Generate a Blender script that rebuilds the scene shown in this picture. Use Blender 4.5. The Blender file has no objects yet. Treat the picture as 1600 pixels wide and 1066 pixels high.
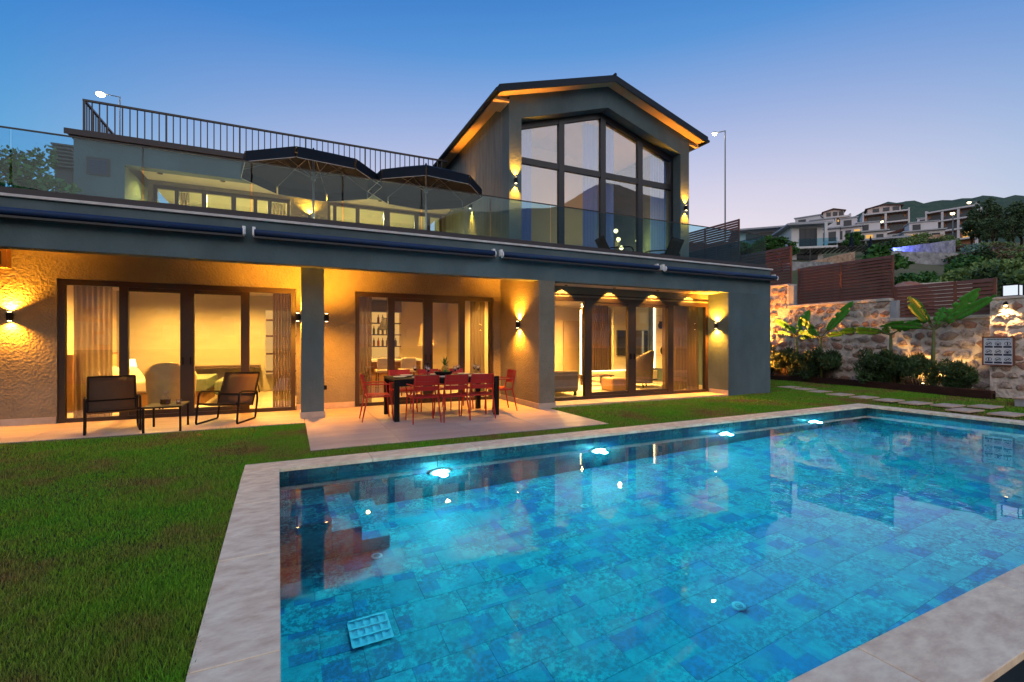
import bpy, bmesh, math, random
import numpy as np
from mathutils import Vector, Matrix
R = math.radians
random.seed(7); np.random.seed(7)
sc = bpy.context.scene
COL = sc.collection

# ------------------------------------------------------------------ camera
cam = bpy.data.cameras.new('camera'); cam.sensor_width = 36; cam.lens = 16.605
cam.shift_y = 0.00125; cam.clip_start = 0.05; cam.clip_end = 6000
camo = bpy.data.objects.new('camera', cam); COL.objects.link(camo)
camo.location = (0, 0, 1.40); camo.rotation_euler = (R(90), 0, R(-25.2)); sc.camera = camo

# ------------------------------------------------------------------ sky
wd = bpy.data.worlds.new('World'); sc.world = wd; wd.use_nodes = True
nt = wd.node_tree; N = nt.nodes; L = nt.links
for n in list(N): N.remove(n)
out = N.new('ShaderNodeOutputWorld'); bg = N.new('ShaderNodeBackground'); bg.inputs[1].default_value = 1.0
tc = N.new('ShaderNodeTexCoord'); sep = N.new('ShaderNodeSeparateXYZ'); L.new(tc.outputs['Generated'], sep.inputs[0])
ramp = N.new('ShaderNodeValToRGB'); L.new(sep.outputs['Z'], ramp.inputs[0])
cr = ramp.color_ramp
def srgb(r, g, b):
    f = lambda c: (c/255/12.92) if c/255 <= .04045 else ((c/255+.055)/1.055)**2.4
    return (f(r), f(g), f(b), 1)
stops = [(0.0, srgb(250, 233, 224)), (0.12, srgb(234, 219, 220)), (0.27, srgb(202, 197, 216)),
         (0.41, srgb(148, 166, 208)), (0.52, srgb(82, 141, 202)), (0.64, srgb(28, 112, 186)), (0.78, srgb(50, 120, 188)), (1.0, srgb(100, 150, 200))]
cr.elements[0].position, cr.elements[0].color = stops[0]
cr.elements[1].position, cr.elements[1].color = stops[-1]
for p, c in stops[1:-1]:
    e = cr.elements.new(p); e.color = c
# bluer away from the afterglow (which sits beyond the gable), a plain turn with the compass direction
dotn = N.new('ShaderNodeVectorMath'); dotn.operation = 'DOT_PRODUCT'
L.new(tc.outputs['Generated'], dotn.inputs[0]); dotn.inputs[1].default_value = (math.sin(R(33)), math.cos(R(33)), 0)
mr = N.new('ShaderNodeMapRange'); L.new(dotn.outputs['Value'], mr.inputs[0])
mr.interpolation_type = 'SMOOTHSTEP'; mr.inputs[1].default_value = 0.42; mr.inputs[2].default_value = 0.99; mr.inputs[3].default_value = 1.0; mr.inputs[4].default_value = 0.0
mixb = N.new('ShaderNodeMixRGB'); mixb.blend_type = 'MULTIPLY'
L.new(mr.outputs[0], mixb.inputs[0]); L.new(ramp.outputs[0], mixb.inputs[1]); mixb.inputs[2].default_value = (0.05, 0.54, 0.86, 1)
sky = N.new('ShaderNodeTexSky'); sky.sky_type = 'NISHITA'; sky.sun_disc = False
sky.sun_elevation = R(-1.5); sky.sun_rotation = R(200); sky.altitude = 100
addn = N.new('ShaderNodeMixRGB'); addn.blend_type = 'ADD'; addn.inputs[0].default_value = 0.12
# the sun has just gone down behind the photographer: that side of the sky is the brighter one
dot2 = N.new('ShaderNodeVectorMath'); dot2.operation = 'DOT_PRODUCT'
L.new(tc.outputs['Generated'], dot2.inputs[0]); dot2.inputs[1].default_value = (math.sin(R(200)), math.cos(R(200)), 0)
mr2 = N.new('ShaderNodeMapRange'); mr2.interpolation_type = 'SMOOTHSTEP'; L.new(dot2.outputs['Value'], mr2.inputs[0])
mr2.inputs[1].default_value = -0.30; mr2.inputs[2].default_value = 0.75; mr2.inputs[3].default_value = 0.0; mr2.inputs[4].default_value = 1.0
ramp2 = N.new('ShaderNodeValToRGB'); L.new(sep.outputs['Z'], ramp2.inputs[0]); c2 = ramp2.color_ramp
st2 = [(0.0, (2.4, 1.75, 1.35, 1)), (0.22, (1.85, 1.60, 1.45, 1)), (0.48, (1.20, 1.20, 1.28, 1)), (0.78, (.60, .68, .82, 1)), (1.0, srgb(100, 150, 200))]
c2.elements[0].position, c2.elements[0].color = st2[0]; c2.elements[1].position, c2.elements[1].color = st2[-1]
for p, c in st2[1:-1]:
    e = c2.elements.new(p); e.color = c
mixw = N.new('ShaderNodeMixRGB'); L.new(mr2.outputs[0], mixw.inputs[0]); L.new(mixb.outputs[0], mixw.inputs[1]); L.new(ramp2.outputs[0], mixw.inputs[2])
L.new(mixw.outputs[0], addn.inputs[1]); L.new(sky.outputs[0], addn.inputs[2])
L.new(addn.outputs[0], bg.inputs[0]); L.new(bg.outputs[0], out.inputs[0])

# ------------------------------------------------------------------ exposure and render set-up
vs = sc.view_settings; vs.view_transform = 'Standard'; vs.look = 'None'; vs.exposure = 0.2; vs.gamma = 1.0; vs.use_curve_mapping = False
cy = sc.cycles
cy.use_denoising = True; cy.max_bounces = 8; cy.diffuse_bounces = 3; cy.glossy_bounces = 4
cy.transmission_bounces = 6; cy.transparent_max_bounces = 24; cy.caustics_reflective = False; cy.caustics_refractive = True
cy.blur_glossy = 0.6; cy.sample_clamp_indirect = 6.0; cy.use_light_tree = True

# ================================================================== materials
MATS = {}
def nodes_of(m):
    return m.node_tree.nodes, m.node_tree.links
def mat(name, col, rough=.7, spec=.3, metal=0., var=0., vscale=4., bump=0., bscale=40., col2=None, coord='Object', randcol=None,
        emit=None, estr=0., bdist=.02, stretch=None, thick=None):
    """principled material: noise between col and col2, optional bump and per-object random tint"""
    m = bpy.data.materials.new(name); m.use_nodes = True; n, l = nodes_of(m)
    p = n['Principled BSDF']; p.inputs['Roughness'].default_value = rough; p.inputs['Metallic'].default_value = metal
    p.inputs['Specular IOR Level'].default_value = spec
    c = (*col, 1) if len(col) == 3 else col
    p.inputs['Base Color'].default_value = c
    tcn = n.new('ShaderNodeTexCoord'); src = tcn.outputs[coord]
    if stretch:
        mp = n.new('ShaderNodeMapping'); mp.inputs['Scale'].default_value = stretch; l.new(src, mp.inputs[0]); src = mp.outputs[0]
    last = None
    if randcol:
        oi = n.new('ShaderNodeObjectInfo'); rp = n.new('ShaderNodeValToRGB'); l.new(oi.outputs['Random'], rp.inputs[0])
        e = rp.color_ramp; e.interpolation = 'CONSTANT' if len(randcol) > 3 else 'LINEAR'
        k = len(randcol)
        e.elements[0].position = 0; e.elements[0].color = (*randcol[0], 1)
        e.elements[1].position = (k-1)/k if k > 3 else 1; e.elements[1].color = (*randcol[-1], 1)
        for i in range(1, k-1):
            q = e.elements.new(i/k if k > 3 else i/(k-1)); q.color = (*randcol[i], 1)
        last = rp.outputs[0]
    if var > 0 or col2:
        nz = n.new('ShaderNodeTexNoise'); nz.inputs['Scale'].default_value = vscale; nz.inputs['Detail'].default_value = 6
        nz.inputs['Roughness'].default_value = .62
        l.new(src, nz.inputs['Vector'])
        rp = n.new('ShaderNodeValToRGB'); rp.color_ramp.elements[0].position = .32; rp.color_ramp.elements[1].position = .70
        l.new(nz.outputs['Fac'], rp.inputs[0])
        mx = n.new('ShaderNodeMixRGB'); 
        if col2:
            l.new(rp.outputs[0], mx.inputs[0])
            if last: l.new(last, mx.inputs[1])
            else: mx.inputs[1].default_value = c
            mx.inputs[2].default_value = (*col2, 1)
        else:
            mx.blend_type = 'MULTIPLY'; mx.inputs[0].default_value = 1
            rp.color_ramp.elements[0].color = (1-var, 1-var, 1-var, 1); rp.color_ramp.elements[1].color = (1+var*.5, 1+var*.5, 1+var*.5, 1)
            if last: l.new(last, mx.inputs[1])
            else: mx.inputs[1].default_value = c
            l.new(rp.outputs[0], mx.inputs[2])
        last = mx.outputs[0]
    if last: l.new(last, p.inputs['Base Color'])
    if bump > 0:
        nb = n.new('ShaderNodeTexNoise'); nb.inputs['Scale'].default_value = bscale; nb.inputs['Detail'].default_value = 4
        l.new(src, nb.inputs['Vector'])
        b = n.new('ShaderNodeBump'); b.inputs['Strength'].default_value = bump; b.inputs['Distance'].default_value = bdist
        l.new(nb.outputs['Fac'], b.inputs['Height']); l.new(b.outputs[0], p.inputs['Normal'])
    if emit:
        p.inputs['Emission Color'].default_value = (*emit, 1); p.inputs['Emission Strength'].default_value = estr
    MATS[name] = m
    return m

def glass_mat(name, tint=(1, 1, 1), base=.06, power=1.0, rough=0.0):
    m = bpy.data.materials.new(name); m.use_nodes = True; n, l = nodes_of(m)
    for q in list(n): n.remove(q)
    o = n.new('ShaderNodeOutputMaterial'); mx = n.new('ShaderNodeMixShader'); t = n.new('ShaderNodeBsdfTransparent'); g = n.new('ShaderNodeBsdfGlossy')
    t.inputs[0].default_value = (*tint, 1); g.inputs['Roughness'].default_value = rough; g.inputs[0].default_value = (.95, .97, 1, 1)
    lw = n.new('ShaderNodeLayerWeight'); lw.inputs[0].default_value = .5
    pw = n.new('ShaderNodeMath'); pw.operation = 'POWER'; pw.inputs[1].default_value = 4.0; l.new(lw.outputs['Facing'], pw.inputs[0])
    ma = n.new('ShaderNodeMath'); ma.operation = 'MULTIPLY_ADD'; ma.inputs[1].default_value = 1-base; ma.inputs[2].default_value = base; ma.use_clamp = True
    l.new(pw.outputs[0], ma.inputs[0]); l.new(ma.outputs[0], mx.inputs[0]); l.new(t.outputs[0], mx.inputs[1]); l.new(g.outputs[0], mx.inputs[2]); l.new(mx.outputs[0], o.inputs[0])
    MATS[name] = m
    return m

def emis(name, col, s):
    m = bpy.data.materials.new(name); m.use_nodes = True; n, l = nodes_of(m)
    for q in list(n): n.remove(q)
    o = n.new('ShaderNodeOutputMaterial'); e = n.new('ShaderNodeEmission'); e.inputs[0].default_value = (*col, 1); e.inputs[1].default_value = s
    l.new(e.outputs[0], o.inputs[0]); MATS[name] = m
    return m

mat('stucco', (.20, .175, .135), .9, .15, var=.22, vscale=1.3, bump=.9, bscale=26, bdist=.03)  # same paint as the front faces, warmed so its colour carries lamplight
mat('stucco_smooth_skytint', (.098, .136, .150), .9, .15, var=.32, vscale=.8, bump=.6, bscale=30, bdist=.012, stretch=(1, 1, .55))  # finer bump; same paint, sky light put in as a teal tint
mat('stucco_comb', (.14, .16, .165), .9, .15, var=.3, vscale=3.0, bump=.8, bscale=9, bdist=.03, stretch=(3.5, 3.5, .35))
mat('ceiling_paint', (.62, .56, .46), .9, .1, var=.08, vscale=1)
mat('soffit_paint', (.62, .46, .26), .8, .15, var=.1, vscale=2)
mat('roof_metal', (.008, .015, .026), .55, .2, var=.2, vscale=3)
mat('frame_brown', (.028, .015, .010), .42, .45, var=.15, vscale=6)
mat('frame_dark', (.010, .010, .014), .4, .5)
mat('rail_metal', (.020, .014, .012), .45, .5)
mat('rail_base', (.030, .024, .028), .5, .4)
mat('coping_white', (.55, .50, .48), .6, .3, var=.2, vscale=5)
mat('skirting', (.50, .38, .30), .6, .3, var=.2, vscale=4)
mat('awning_blue', (.012, .032, .095), .55, .3, var=.15, vscale=8)
mat('white_plastic', (.75, .75, .75), .4, .4)
mat('travertine', (.8, .7, .6), .6, .15, vscale=7, col2=(.66, .45, .30), bump=.25, bscale=90, bdist=.003, stretch=(1.0, 2.2, 1), randcol=[(.98, .79, .55), (.91, .75, .55), (.97, .76, .50)])
mat('patio_stone', (.5, .42, .38), .42, .4, vscale=1.6, col2=(.36, .28, .25), bump=.2, bscale=18, bdist=.005, stretch=(.5, 2.4, 1), randcol=[(.52, .44, .40), (.46, .38, .35), (.55, .47, .41)])
mat('grout', (.13, .10, .085), .9, .1)
mat('pool_grout', (.02, .07, .10), .9, .1)
mat('path_stone', (.5, .42, .36), .7, .25, vscale=5, col2=(.46, .30, .20), bump=.3, bscale=22, bdist=.008, randcol=[(.58, .44, .34), (.62, .46, .34), (.52, .39, .30)])
mat('soil', (.035, .024, .016), .95, .05, var=.4, vscale=9, bump=.6, bscale=30)
mat('lawn_soil', (.045, .070, .018), .95, .05, vscale=1.1, col2=(.085, .060, .030), bump=.5, bscale=40)
mat('lower_ground', (.12, .10, .065), .95, .05, var=.4, vscale=.3)
mat('red_metal', (.36, .018, .016), .5, .3, var=.1, vscale=20)
mat('black_metal', (.010, .008, .008), .6, .12)
mat('sling', (.055, .032, .020), .7, .2, bump=.3, bscale=300, bdist=.002)
mat('navy_fabric', (.007, .013, .024), .8, .15, var=.2, vscale=5)
mat('pole_white', (.45, .48, .50), .35, .5)
mat('timber', (.045, .016, .009), .75, .25, var=.45, vscale=3, bump=.5, bscale=20, stretch=(3, .5, 3))
mat('fence_brown', (.165, .062, .038), .5, .35, var=.2, vscale=3)
mat('mortar', (.74, .62, .52), .95, .1, var=.35, vscale=4, bump=.9, bscale=14, bdist=.04)
mat('wall_stone', (.4, .33, .28), .9, .15, vscale=7, col2=(.30, .20, .15), bump=1.0, bscale=16, bdist=.04,
    randcol=[(.66, .52, .43), (.54, .27, .18), (.72, .60, .50), (.54, .45, .38), (.60, .38, .28), (.74, .63, .54), (.55, .38, .29)])
mat('cap_stone', (.64, .54, .45), .8, .2, var=.25, vscale=5, bump=.5, bscale=18)
mat('concrete', (.38, .38, .39), .85, .2, var=.2, vscale=4, bump=.3, bscale=30)
mat('villa_white', (.60, .58, .57), .8, .2, var=.1, vscale=1)
mat('villa_grey', (.34, .35, .38), .6, .3, var=.1, vscale=1)
mat('apt_plaster', (.58, .46, .42), .85, .15, var=.12, vscale=.4)
mat('apt_white', (.58, .54, .55), .85, .15, var=.1, vscale=.4)
mat('apt_brick', (.42, .20, .12), .85, .15, var=.2, vscale=.8)
mat('far_glass', (.02, .028, .04), .3, .4)
mat('tile_roof', (.11, .045, .03), .8, .2, var=.3, vscale=1)
mat('grey_rubble', (.40, .40, .40), .95, .1, vscale=1.5, col2=(.14, .14, .15), bump=.8, bscale=3, bdist=.2)
mat('tan_rubble', (.50, .35, .25), .95, .1, vscale=2.2, col2=(.22, .13, .09), bump=.8, bscale=3, bdist=.2)
mat('red_rubble', (.34, .10, .06), .95, .1, vscale=3.5, col2=(.30, .22, .17), bump=.8, bscale=6, bdist=.1)
mat('hillside', (.17, .14, .08), .95, .05, vscale=.10, col2=(.06, .09, .03), bump=.6, bscale=1.2, bdist=.5)
mat('far_hill', (.045, .075, .055), .95, .05, vscale=.05, col2=(.07, .10, .065), bump=1, bscale=.15, bdist=4)
mat('mountain', (.78, .44, .27), .95, .05, vscale=.012, col2=(.40, .30, .18), bump=.4, bscale=.012, bdist=8)
mat('wall_paint', (.74, .62, .44), .9, .1, var=.06, vscale=1)
mat('wall_panel', (.42, .38, .26), .85, .15, var=.12, vscale=1.0, stretch=(1, 1, 3))
mat('floor_int', (.55, .45, .33), .35, .4, var=.12, vscale=1.5)
mat('wood_dark', (.07, .04, .022), .5, .3, var=.3, vscale=4, stretch=(1, 6, 1))
mat('wood_warm', (.32, .17, .07), .5, .3, var=.2, vscale=4, stretch=(1, 6, 1))
mat('linen', (.74, .66, .52), .9, .1, var=.08, vscale=6, bump=.3, bscale=10)
mat('throw_green', (.16, .20, .13), .9, .1, var=.15, vscale=9)
mat('upholstery', (.58, .45, .22), .85, .15, var=.1, vscale=8)
mat('sofa_grey', (.20, .16, .12), .9, .1, var=.15, vscale=8)
mat('curtain_brown', (.34, .22, .14), .9, .1, var=.25, vscale=2, stretch=(9, 9, .4))
mat('curtain_blue', (.20, .30, .52), .9, .1, var=.25, vscale=2, stretch=(9, 9, .4))
mat('screen', (.01, .01, .012), .12, .6)
mat('porcelain', (.75, .72, .68), .3, .5)
mat('wine', (.05, .004, .006), .1, .5)
mat('whisky', (.09, .022, .006), .1, .5)
mat('fruit_yellow', (.42, .22, .03), .6, .3, var=.4, vscale=30)
mat('fruit_red', (.40, .05, .02), .5, .3, var=.3, vscale=20)
mat('leaf_banana', (.06, .28, .028), .45, .4, var=.3, vscale=5, stretch=(1, 8, 1))
mat('stem_banana', (.12, .16, .04), .6, .3, var=.4, vscale=9, col2=(.09, .06, .03))
mat('leaf_shrub', (.050, .095, .030), .6, .3, var=.5, vscale=3)
mat('leaf_garden', (.06, .17, .03), .6, .3, var=.5, vscale=2)
mat('leaf_pale', (.17, .26, .075), .65, .25, var=.5, vscale=.8)
mat('leaf_dark', (.075, .12, .052), .65, .2, var=.5, vscale=.5)
mat('leaf_dry', (.22, .15, .09), .8, .15, var=.5, vscale=.6)
mat('flower_pink', (.55, .04, .16), .6, .2)
mat('bark', (.07, .05, .035), .9, .1, var=.3, vscale=8)
mat('sign_white', (.62, .64, .68), .4, .4)
mat('sign_ink', (.03, .035, .06), .5, .3)
mat('sign_frame', (.20, .075, .04), .5, .3)
mat('steel', (.35, .36, .38), .35, .5, metal=.7)
mat('grey_paint', (.16, .17, .19), .4, .5)
mat('dark_water_tile', (.012, .030, .050), .35, .5, var=.4, vscale=6)
def sheer(name, col, alpha):
    m = bpy.data.materials.new(name); m.use_nodes = True; n, l = nodes_of(m)
    for q in list(n): n.remove(q)
    o = n.new('ShaderNodeOutputMaterial'); t = n.new('ShaderNodeBsdfTransparent'); d = n.new('ShaderNodeBsdfDiffuse'); tr = n.new('ShaderNodeBsdfTranslucent')
    d.inputs[0].default_value = (*col, 1); tr.inputs[0].default_value = (*col, 1)
    a = n.new('ShaderNodeMixShader'); b_ = n.new('ShaderNodeMixShader'); a.inputs[0].default_value = .5; b_.inputs[0].default_value = alpha
    l.new(d.outputs[0], a.inputs[1]); l.new(tr.outputs[0], a.inputs[2]); l.new(t.outputs[0], b_.inputs[1]); l.new(a.outputs[0], b_.inputs[2]); l.new(b_.outputs[0], o.inputs[0]); MATS[name] = m
sheer('curtain_brown', (.20, .13, .09), .86); sheer('curtain_blue', (.26, .46, .95), .97)
glass_mat('door_glass', (.97, .96, .94), .06)
glass_mat('gable_glass', (.78, .84, .94), .14)
glass_mat('rail_glass', (.66, .86, .93), .016)
glass_mat('clear_glass', (.95, .95, .95), .09)
emis('lamp_warm', (1, .72, .34), 14)
emis('lamp_pool', (.78, .97, 1), 60)
emis('lamp_street', (1, .80, .42), 60)
emis('lamp_street_far', (1, .75, .35), 14)
emis('bulb_glow', (1, .56, .16), 9)
emis('led_strip', (1, .80, .42), 6)
emis('cove_glow', (1, .78, .42), 3)
emis('shelf_pane_glow', (1, .55, .15), .75)
emis('lantern_glow', (.80, .88, 1), .9)
emis('blue_led', (.10, .15, 1), 4)

# pool tile: print differs from tile to tile, patches inside each tile
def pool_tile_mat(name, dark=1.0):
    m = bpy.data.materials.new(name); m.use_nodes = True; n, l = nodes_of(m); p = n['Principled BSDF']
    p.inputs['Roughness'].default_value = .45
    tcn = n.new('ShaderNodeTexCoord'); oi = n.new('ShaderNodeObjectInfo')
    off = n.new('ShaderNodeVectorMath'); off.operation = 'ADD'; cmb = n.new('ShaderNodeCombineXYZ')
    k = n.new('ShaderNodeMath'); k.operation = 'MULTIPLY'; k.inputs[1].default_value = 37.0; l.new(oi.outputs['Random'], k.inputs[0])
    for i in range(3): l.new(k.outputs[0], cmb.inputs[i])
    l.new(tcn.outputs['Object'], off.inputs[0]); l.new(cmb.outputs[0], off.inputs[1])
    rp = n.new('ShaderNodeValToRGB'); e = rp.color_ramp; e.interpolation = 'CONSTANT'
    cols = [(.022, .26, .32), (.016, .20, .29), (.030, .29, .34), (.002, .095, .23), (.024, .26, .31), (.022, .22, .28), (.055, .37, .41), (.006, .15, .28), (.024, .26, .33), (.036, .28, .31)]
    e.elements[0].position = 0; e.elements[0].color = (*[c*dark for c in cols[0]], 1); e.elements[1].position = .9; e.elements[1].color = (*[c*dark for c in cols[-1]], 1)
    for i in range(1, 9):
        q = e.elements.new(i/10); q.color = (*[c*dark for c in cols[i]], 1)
    # patchwork print: rectangular cells
    bt = n.new('ShaderNodeTexBrick'); bt.inputs['Scale'].default_value = 1.0; bt.inputs['Mortar Size'].default_value = 0.0
    bt.inputs['Brick Width'].default_value = .19; bt.inputs['Row Height'].default_value = .165; bt.offset = .37; bt.squash_frequency = 3
    bt.inputs['Color1'].default_value = (0, 0, 0, 1); bt.inputs['Color2'].default_value = (1, 1, 1, 1); l.new(off.outputs[0], bt.inputs['Vector'])
    a2 = n.new('ShaderNodeMath'); a2.operation = 'MULTIPLY_ADD'; a2.inputs[1].default_value = .46; l.new(bt.outputs['Color'], a2.inputs[0])
    a3 = n.new('ShaderNodeMath'); a3.operation = 'MULTIPLY'; a3.inputs[1].default_value = .54; l.new(oi.outputs['Random'], a3.inputs[0]); l.new(a3.outputs[0], a2.inputs[2])
    l.new(a2.outputs[0], rp.inputs[0])
    nz = n.new('ShaderNodeTexNoise'); nz.inputs['Scale'].default_value = 4.5; nz.inputs['Detail'].default_value = 15; nz.inputs['Roughness'].default_value = .88
    l.new(off.outputs[0], nz.inputs['Vector'])
    r2 = n.new('ShaderNodeValToRGB'); r2.color_ramp.elements[0].position = .36; r2.color_ramp.elements[1].position = .66
    r2.color_ramp.elements[0].color = (.10, .26, .40, 1); r2.color_ramp.elements[1].color = (1.7, 1.45, 1.22, 1); l.new(nz.outputs['Fac'], r2.inputs[0])
    mx = n.new('ShaderNodeMixRGB'); mx.blend_type = 'MULTIPLY'; mx.inputs[0].default_value = 1; l.new(rp.outputs[0], mx.inputs[1]); l.new(r2.outputs[0], mx.inputs[2])
    # rusty-green wear
    n3 = n.new('ShaderNodeTexNoise'); n3.inputs['Scale'].default_value = 2.2; n3.inputs['Detail'].default_value = 8; l.new(off.outputs[0], n3.inputs['Vector'])
    r3 = n.new('ShaderNodeValToRGB'); r3.color_ramp.elements[0].position = .56; r3.color_ramp.elements[1].position = .74; r3.color_ramp.elements[1].color = (.6, .6, .6, 1); l.new(n3.outputs['Fac'], r3.inputs[0])
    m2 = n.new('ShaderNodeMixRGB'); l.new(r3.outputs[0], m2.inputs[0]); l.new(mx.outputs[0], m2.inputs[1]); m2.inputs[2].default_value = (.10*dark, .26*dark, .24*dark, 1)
    n4 = n.new('ShaderNodeTexNoise'); n4.inputs['Scale'].default_value = 26; n4.inputs['Detail'].default_value = 6; n4.inputs['Roughness'].default_value = .7; l.new(off.outputs[0], n4.inputs['Vector'])
    r4 = n.new('ShaderNodeValToRGB'); r4.color_ramp.elements[0].position = .46; r4.color_ramp.elements[1].position = .56; r4.color_ramp.elements[0].color = (.06, .28, .38, 1); r4.color_ramp.elements[1].color = (1.5, 1.3, 1.2, 1); l.new(n4.outputs['Fac'], r4.inputs[0])
    n5 = n.new('ShaderNodeTexNoise'); n5.inputs['Scale'].default_value = 3.4; n5.inputs['Detail'].default_value = 3; l.new(off.outputs[0], n5.inputs['Vector'])
    r5 = n.new('ShaderNodeValToRGB'); r5.color_ramp.elements[0].position = .36; r5.color_ramp.elements[1].position = .54; l.new(n5.outputs['Fac'], r5.inputs[0])
    m5 = n.new('ShaderNodeMixRGB'); m5.blend_type = 'MULTIPLY'; l.new(r5.outputs[0], m5.inputs[0]); l.new(m2.outputs[0], m5.inputs[1]); l.new(r4.outputs[0], m5.inputs[2])
    l.new(m5.outputs[0], p.inputs['Base Color']); MATS[name] = m
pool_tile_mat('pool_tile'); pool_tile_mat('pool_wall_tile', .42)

# water
m = bpy.data.materials.new('water'); m.use_nodes = True; n, l = nodes_of(m)
for q in list(n): n.remove(q)
o = n.new('ShaderNodeOutputMaterial'); g = n.new('ShaderNodeBsdfRefraction'); g.inputs['IOR'].default_value = 1.333; g.inputs['Color'].default_value = (.22, .86, 1, 1); g.inputs['Roughness'].default_value = 0
gg = n.new('ShaderNodeBsdfGlossy'); gg.inputs['Roughness'].default_value = 0; gg.inputs['Color'].default_value = (1, 1, 1, 1); fr_w = n.new('ShaderNodeFresnel'); fr_w.inputs[0].default_value = 1.27; wmx = n.new('ShaderNodeMixShader')
nz = n.new('ShaderNodeTexNoise'); nz.inputs['Scale'].default_value = 1.6; nz.inputs['Detail'].default_value = 3; tcn = n.new('ShaderNodeTexCoord'); l.new(tcn.outputs['Object'], nz.inputs['Vector'])
b = n.new('ShaderNodeBump'); b.inputs['Strength'].default_value = .10; b.inputs['Distance'].default_value = .02; l.new(nz.outputs['Fac'], b.inputs['Height']); l.new(b.outputs[0], g.inputs['Normal']); l.new(b.outputs[0], gg.inputs['Normal']); l.new(b.outputs[0], fr_w.inputs['Normal'])
l.new(fr_w.outputs[0], wmx.inputs[0]); l.new(g.outputs[0], wmx.inputs[1]); l.new(gg.outputs[0], wmx.inputs[2]); l.new(wmx.outputs[0], o.inputs[0]); MATS['water'] = m

# grass blades: green with dry patches
m = bpy.data.materials.new('grass'); m.use_nodes = True; n, l = nodes_of(m); p = n['Principled BSDF']; p.inputs['Roughness'].default_value = .7; p.inputs['Specular IOR Level'].default_value = .15
tcn = n.new('ShaderNodeTexCoord'); nz = n.new('ShaderNodeTexNoise'); nz.inputs['Scale'].default_value = .95; nz.inputs['Detail'].default_value = 9; nz.inputs['Roughness'].default_value = .62
l.new(tcn.outputs['Object'], nz.inputs['Vector'])
rp = n.new('ShaderNodeValToRGB'); e = rp.color_ramp; e.elements[0].position = .36; e.elements[0].color = (.090, .32, .017, 1); e.elements[1].position = .65; e.elements[1].color = (.22, .155, .06, 1)
q = e.elements.new(.50); q.color = (.145, .29, .025, 1); l.new(nz.outputs['Fac'], rp.inputs[0])
at = n.new('ShaderNodeAttribute'); at.attribute_name = 'shade'
mx = n.new('ShaderNodeMixRGB'); mx.blend_type = 'MULTIPLY'; mx.inputs[0].default_value = 1; l.new(rp.outputs[0], mx.inputs[1]); l.new(at.outputs['Color'], mx.inputs[2]); l.new(mx.outputs[0], p.inputs['Base Color'])
MATS['grass'] = m

# ================================================================== mesh helpers
class MB:
    def __init__(s): s.v = []; s.f = []
    def box(s, x0, x1, y0, y1, z0, z1):
        b = len(s.v)
        s.v += [(x0,y0,z0),(x1,y0,z0),(x1,y1,z0),(x0,y1,z0),(x0,y0,z1),(x1,y0,z1),(x1,y1,z1),(x0,y1,z1)]
        s.f += [[b+i for i in q] for q in ((3,2,1,0),(4,5,6,7),(0,1,5,4),(1,2,6,5),(2,3,7,6),(3,0,4,7))]
        return s
    def tube(s, pts, r, n=8, cap=True, squash=None):
        """swept tube through pts, r a number or a list of radii"""
        P = [Vector(p) for p in pts]; rr = r if isinstance(r, (list, tuple)) else [r]*len(P)
        b = len(s.v); up0 = None
        for i, p in enumerate(P):
            if i == 0: t = P[1]-P[0]
            elif i == len(P)-1: t = P[-1]-P[-2]
            else: t = (P[i+1]-p).normalized()+(p-P[i-1]).normalized()
            t.normalize()
            if up0 is None:
                up0 = Vector((0,0,1)) if abs(t.z) < .9 else Vector((1,0,0))
            a = t.cross(up0).normalized(); c = a.cross(t).normalized(); up0 = c
            for k in range(n):
                th = 2*math.pi*(k+.5)/n
                q = p+a*math.cos(th)*rr[i]+c*math.sin(th)*rr[i]
                s.v.append(tuple(q))
        for i in range(len(P)-1):
            for k in range(n):
                k2 = (k+1) % n
                s.f.append([b+i*n+k, b+i*n+k2, b+(i+1)*n+k2, b+(i+1)*n+k])
        if cap:
            s.f.append([b+k for k in range(n)][::-1]); s.f.append([b+(len(P)-1)*n+k for k in range(n)])
        return s
    def lathe(s, prof, c=(0,0,0), n=16):
        """prof: (radius, z) list"""
        b = len(s.v)
        for (r, z) in prof:
            for k in range(n):
                th = 2*math.pi*k/n; s.v.append((c[0]+r*math.cos(th), c[1]+r*math.sin(th), c[2]+z))
        for i in range(len(prof)-1):
            for k in range(n):
                k2 = (k+1) % n
                s.f.append([b+i*n+k, b+i*n+k2, b+(i+1)*n+k2, b+(i+1)*n+k])
        s.f.append([b+k for k in range(n)][::-1]); s.f.append([b+(len(prof)-1)*n+k for k in range(n)])
        return s
    def prism(s, poly, axis, a0, a1):
        """poly: 2-D list; axis 'y': poly in xz; 'x': poly in yz; 'z': poly in xy"""
        b = len(s.v); k = len(poly)
        for a in (a0, a1):
            for (u, w) in poly:
                s.v.append((u,a,w) if axis == 'y' else (a,u,w) if axis == 'x' else (u,w,a))
        s.f.append(list(range(b, b+k))); s.f.append(list(range(b+k, b+2*k))[::-1])
        for i in range(k):
            j = (i+1) % k; s.f.append([b+i, b+k+i, b+k+j, b+j])
        return s
    def grid(s, fn, nu, nv):
        b = len(s.v)
        for j in range(nv+1):
            for i in range(nu+1): s.v.append(tuple(fn(i/nu, j/nv)))
        for j in range(nv):
            for i in range(nu):
                q = b+j*(nu+1)+i; s.f.append([q, q+1, q+nu+2, q+nu+1])
        return s

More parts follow.
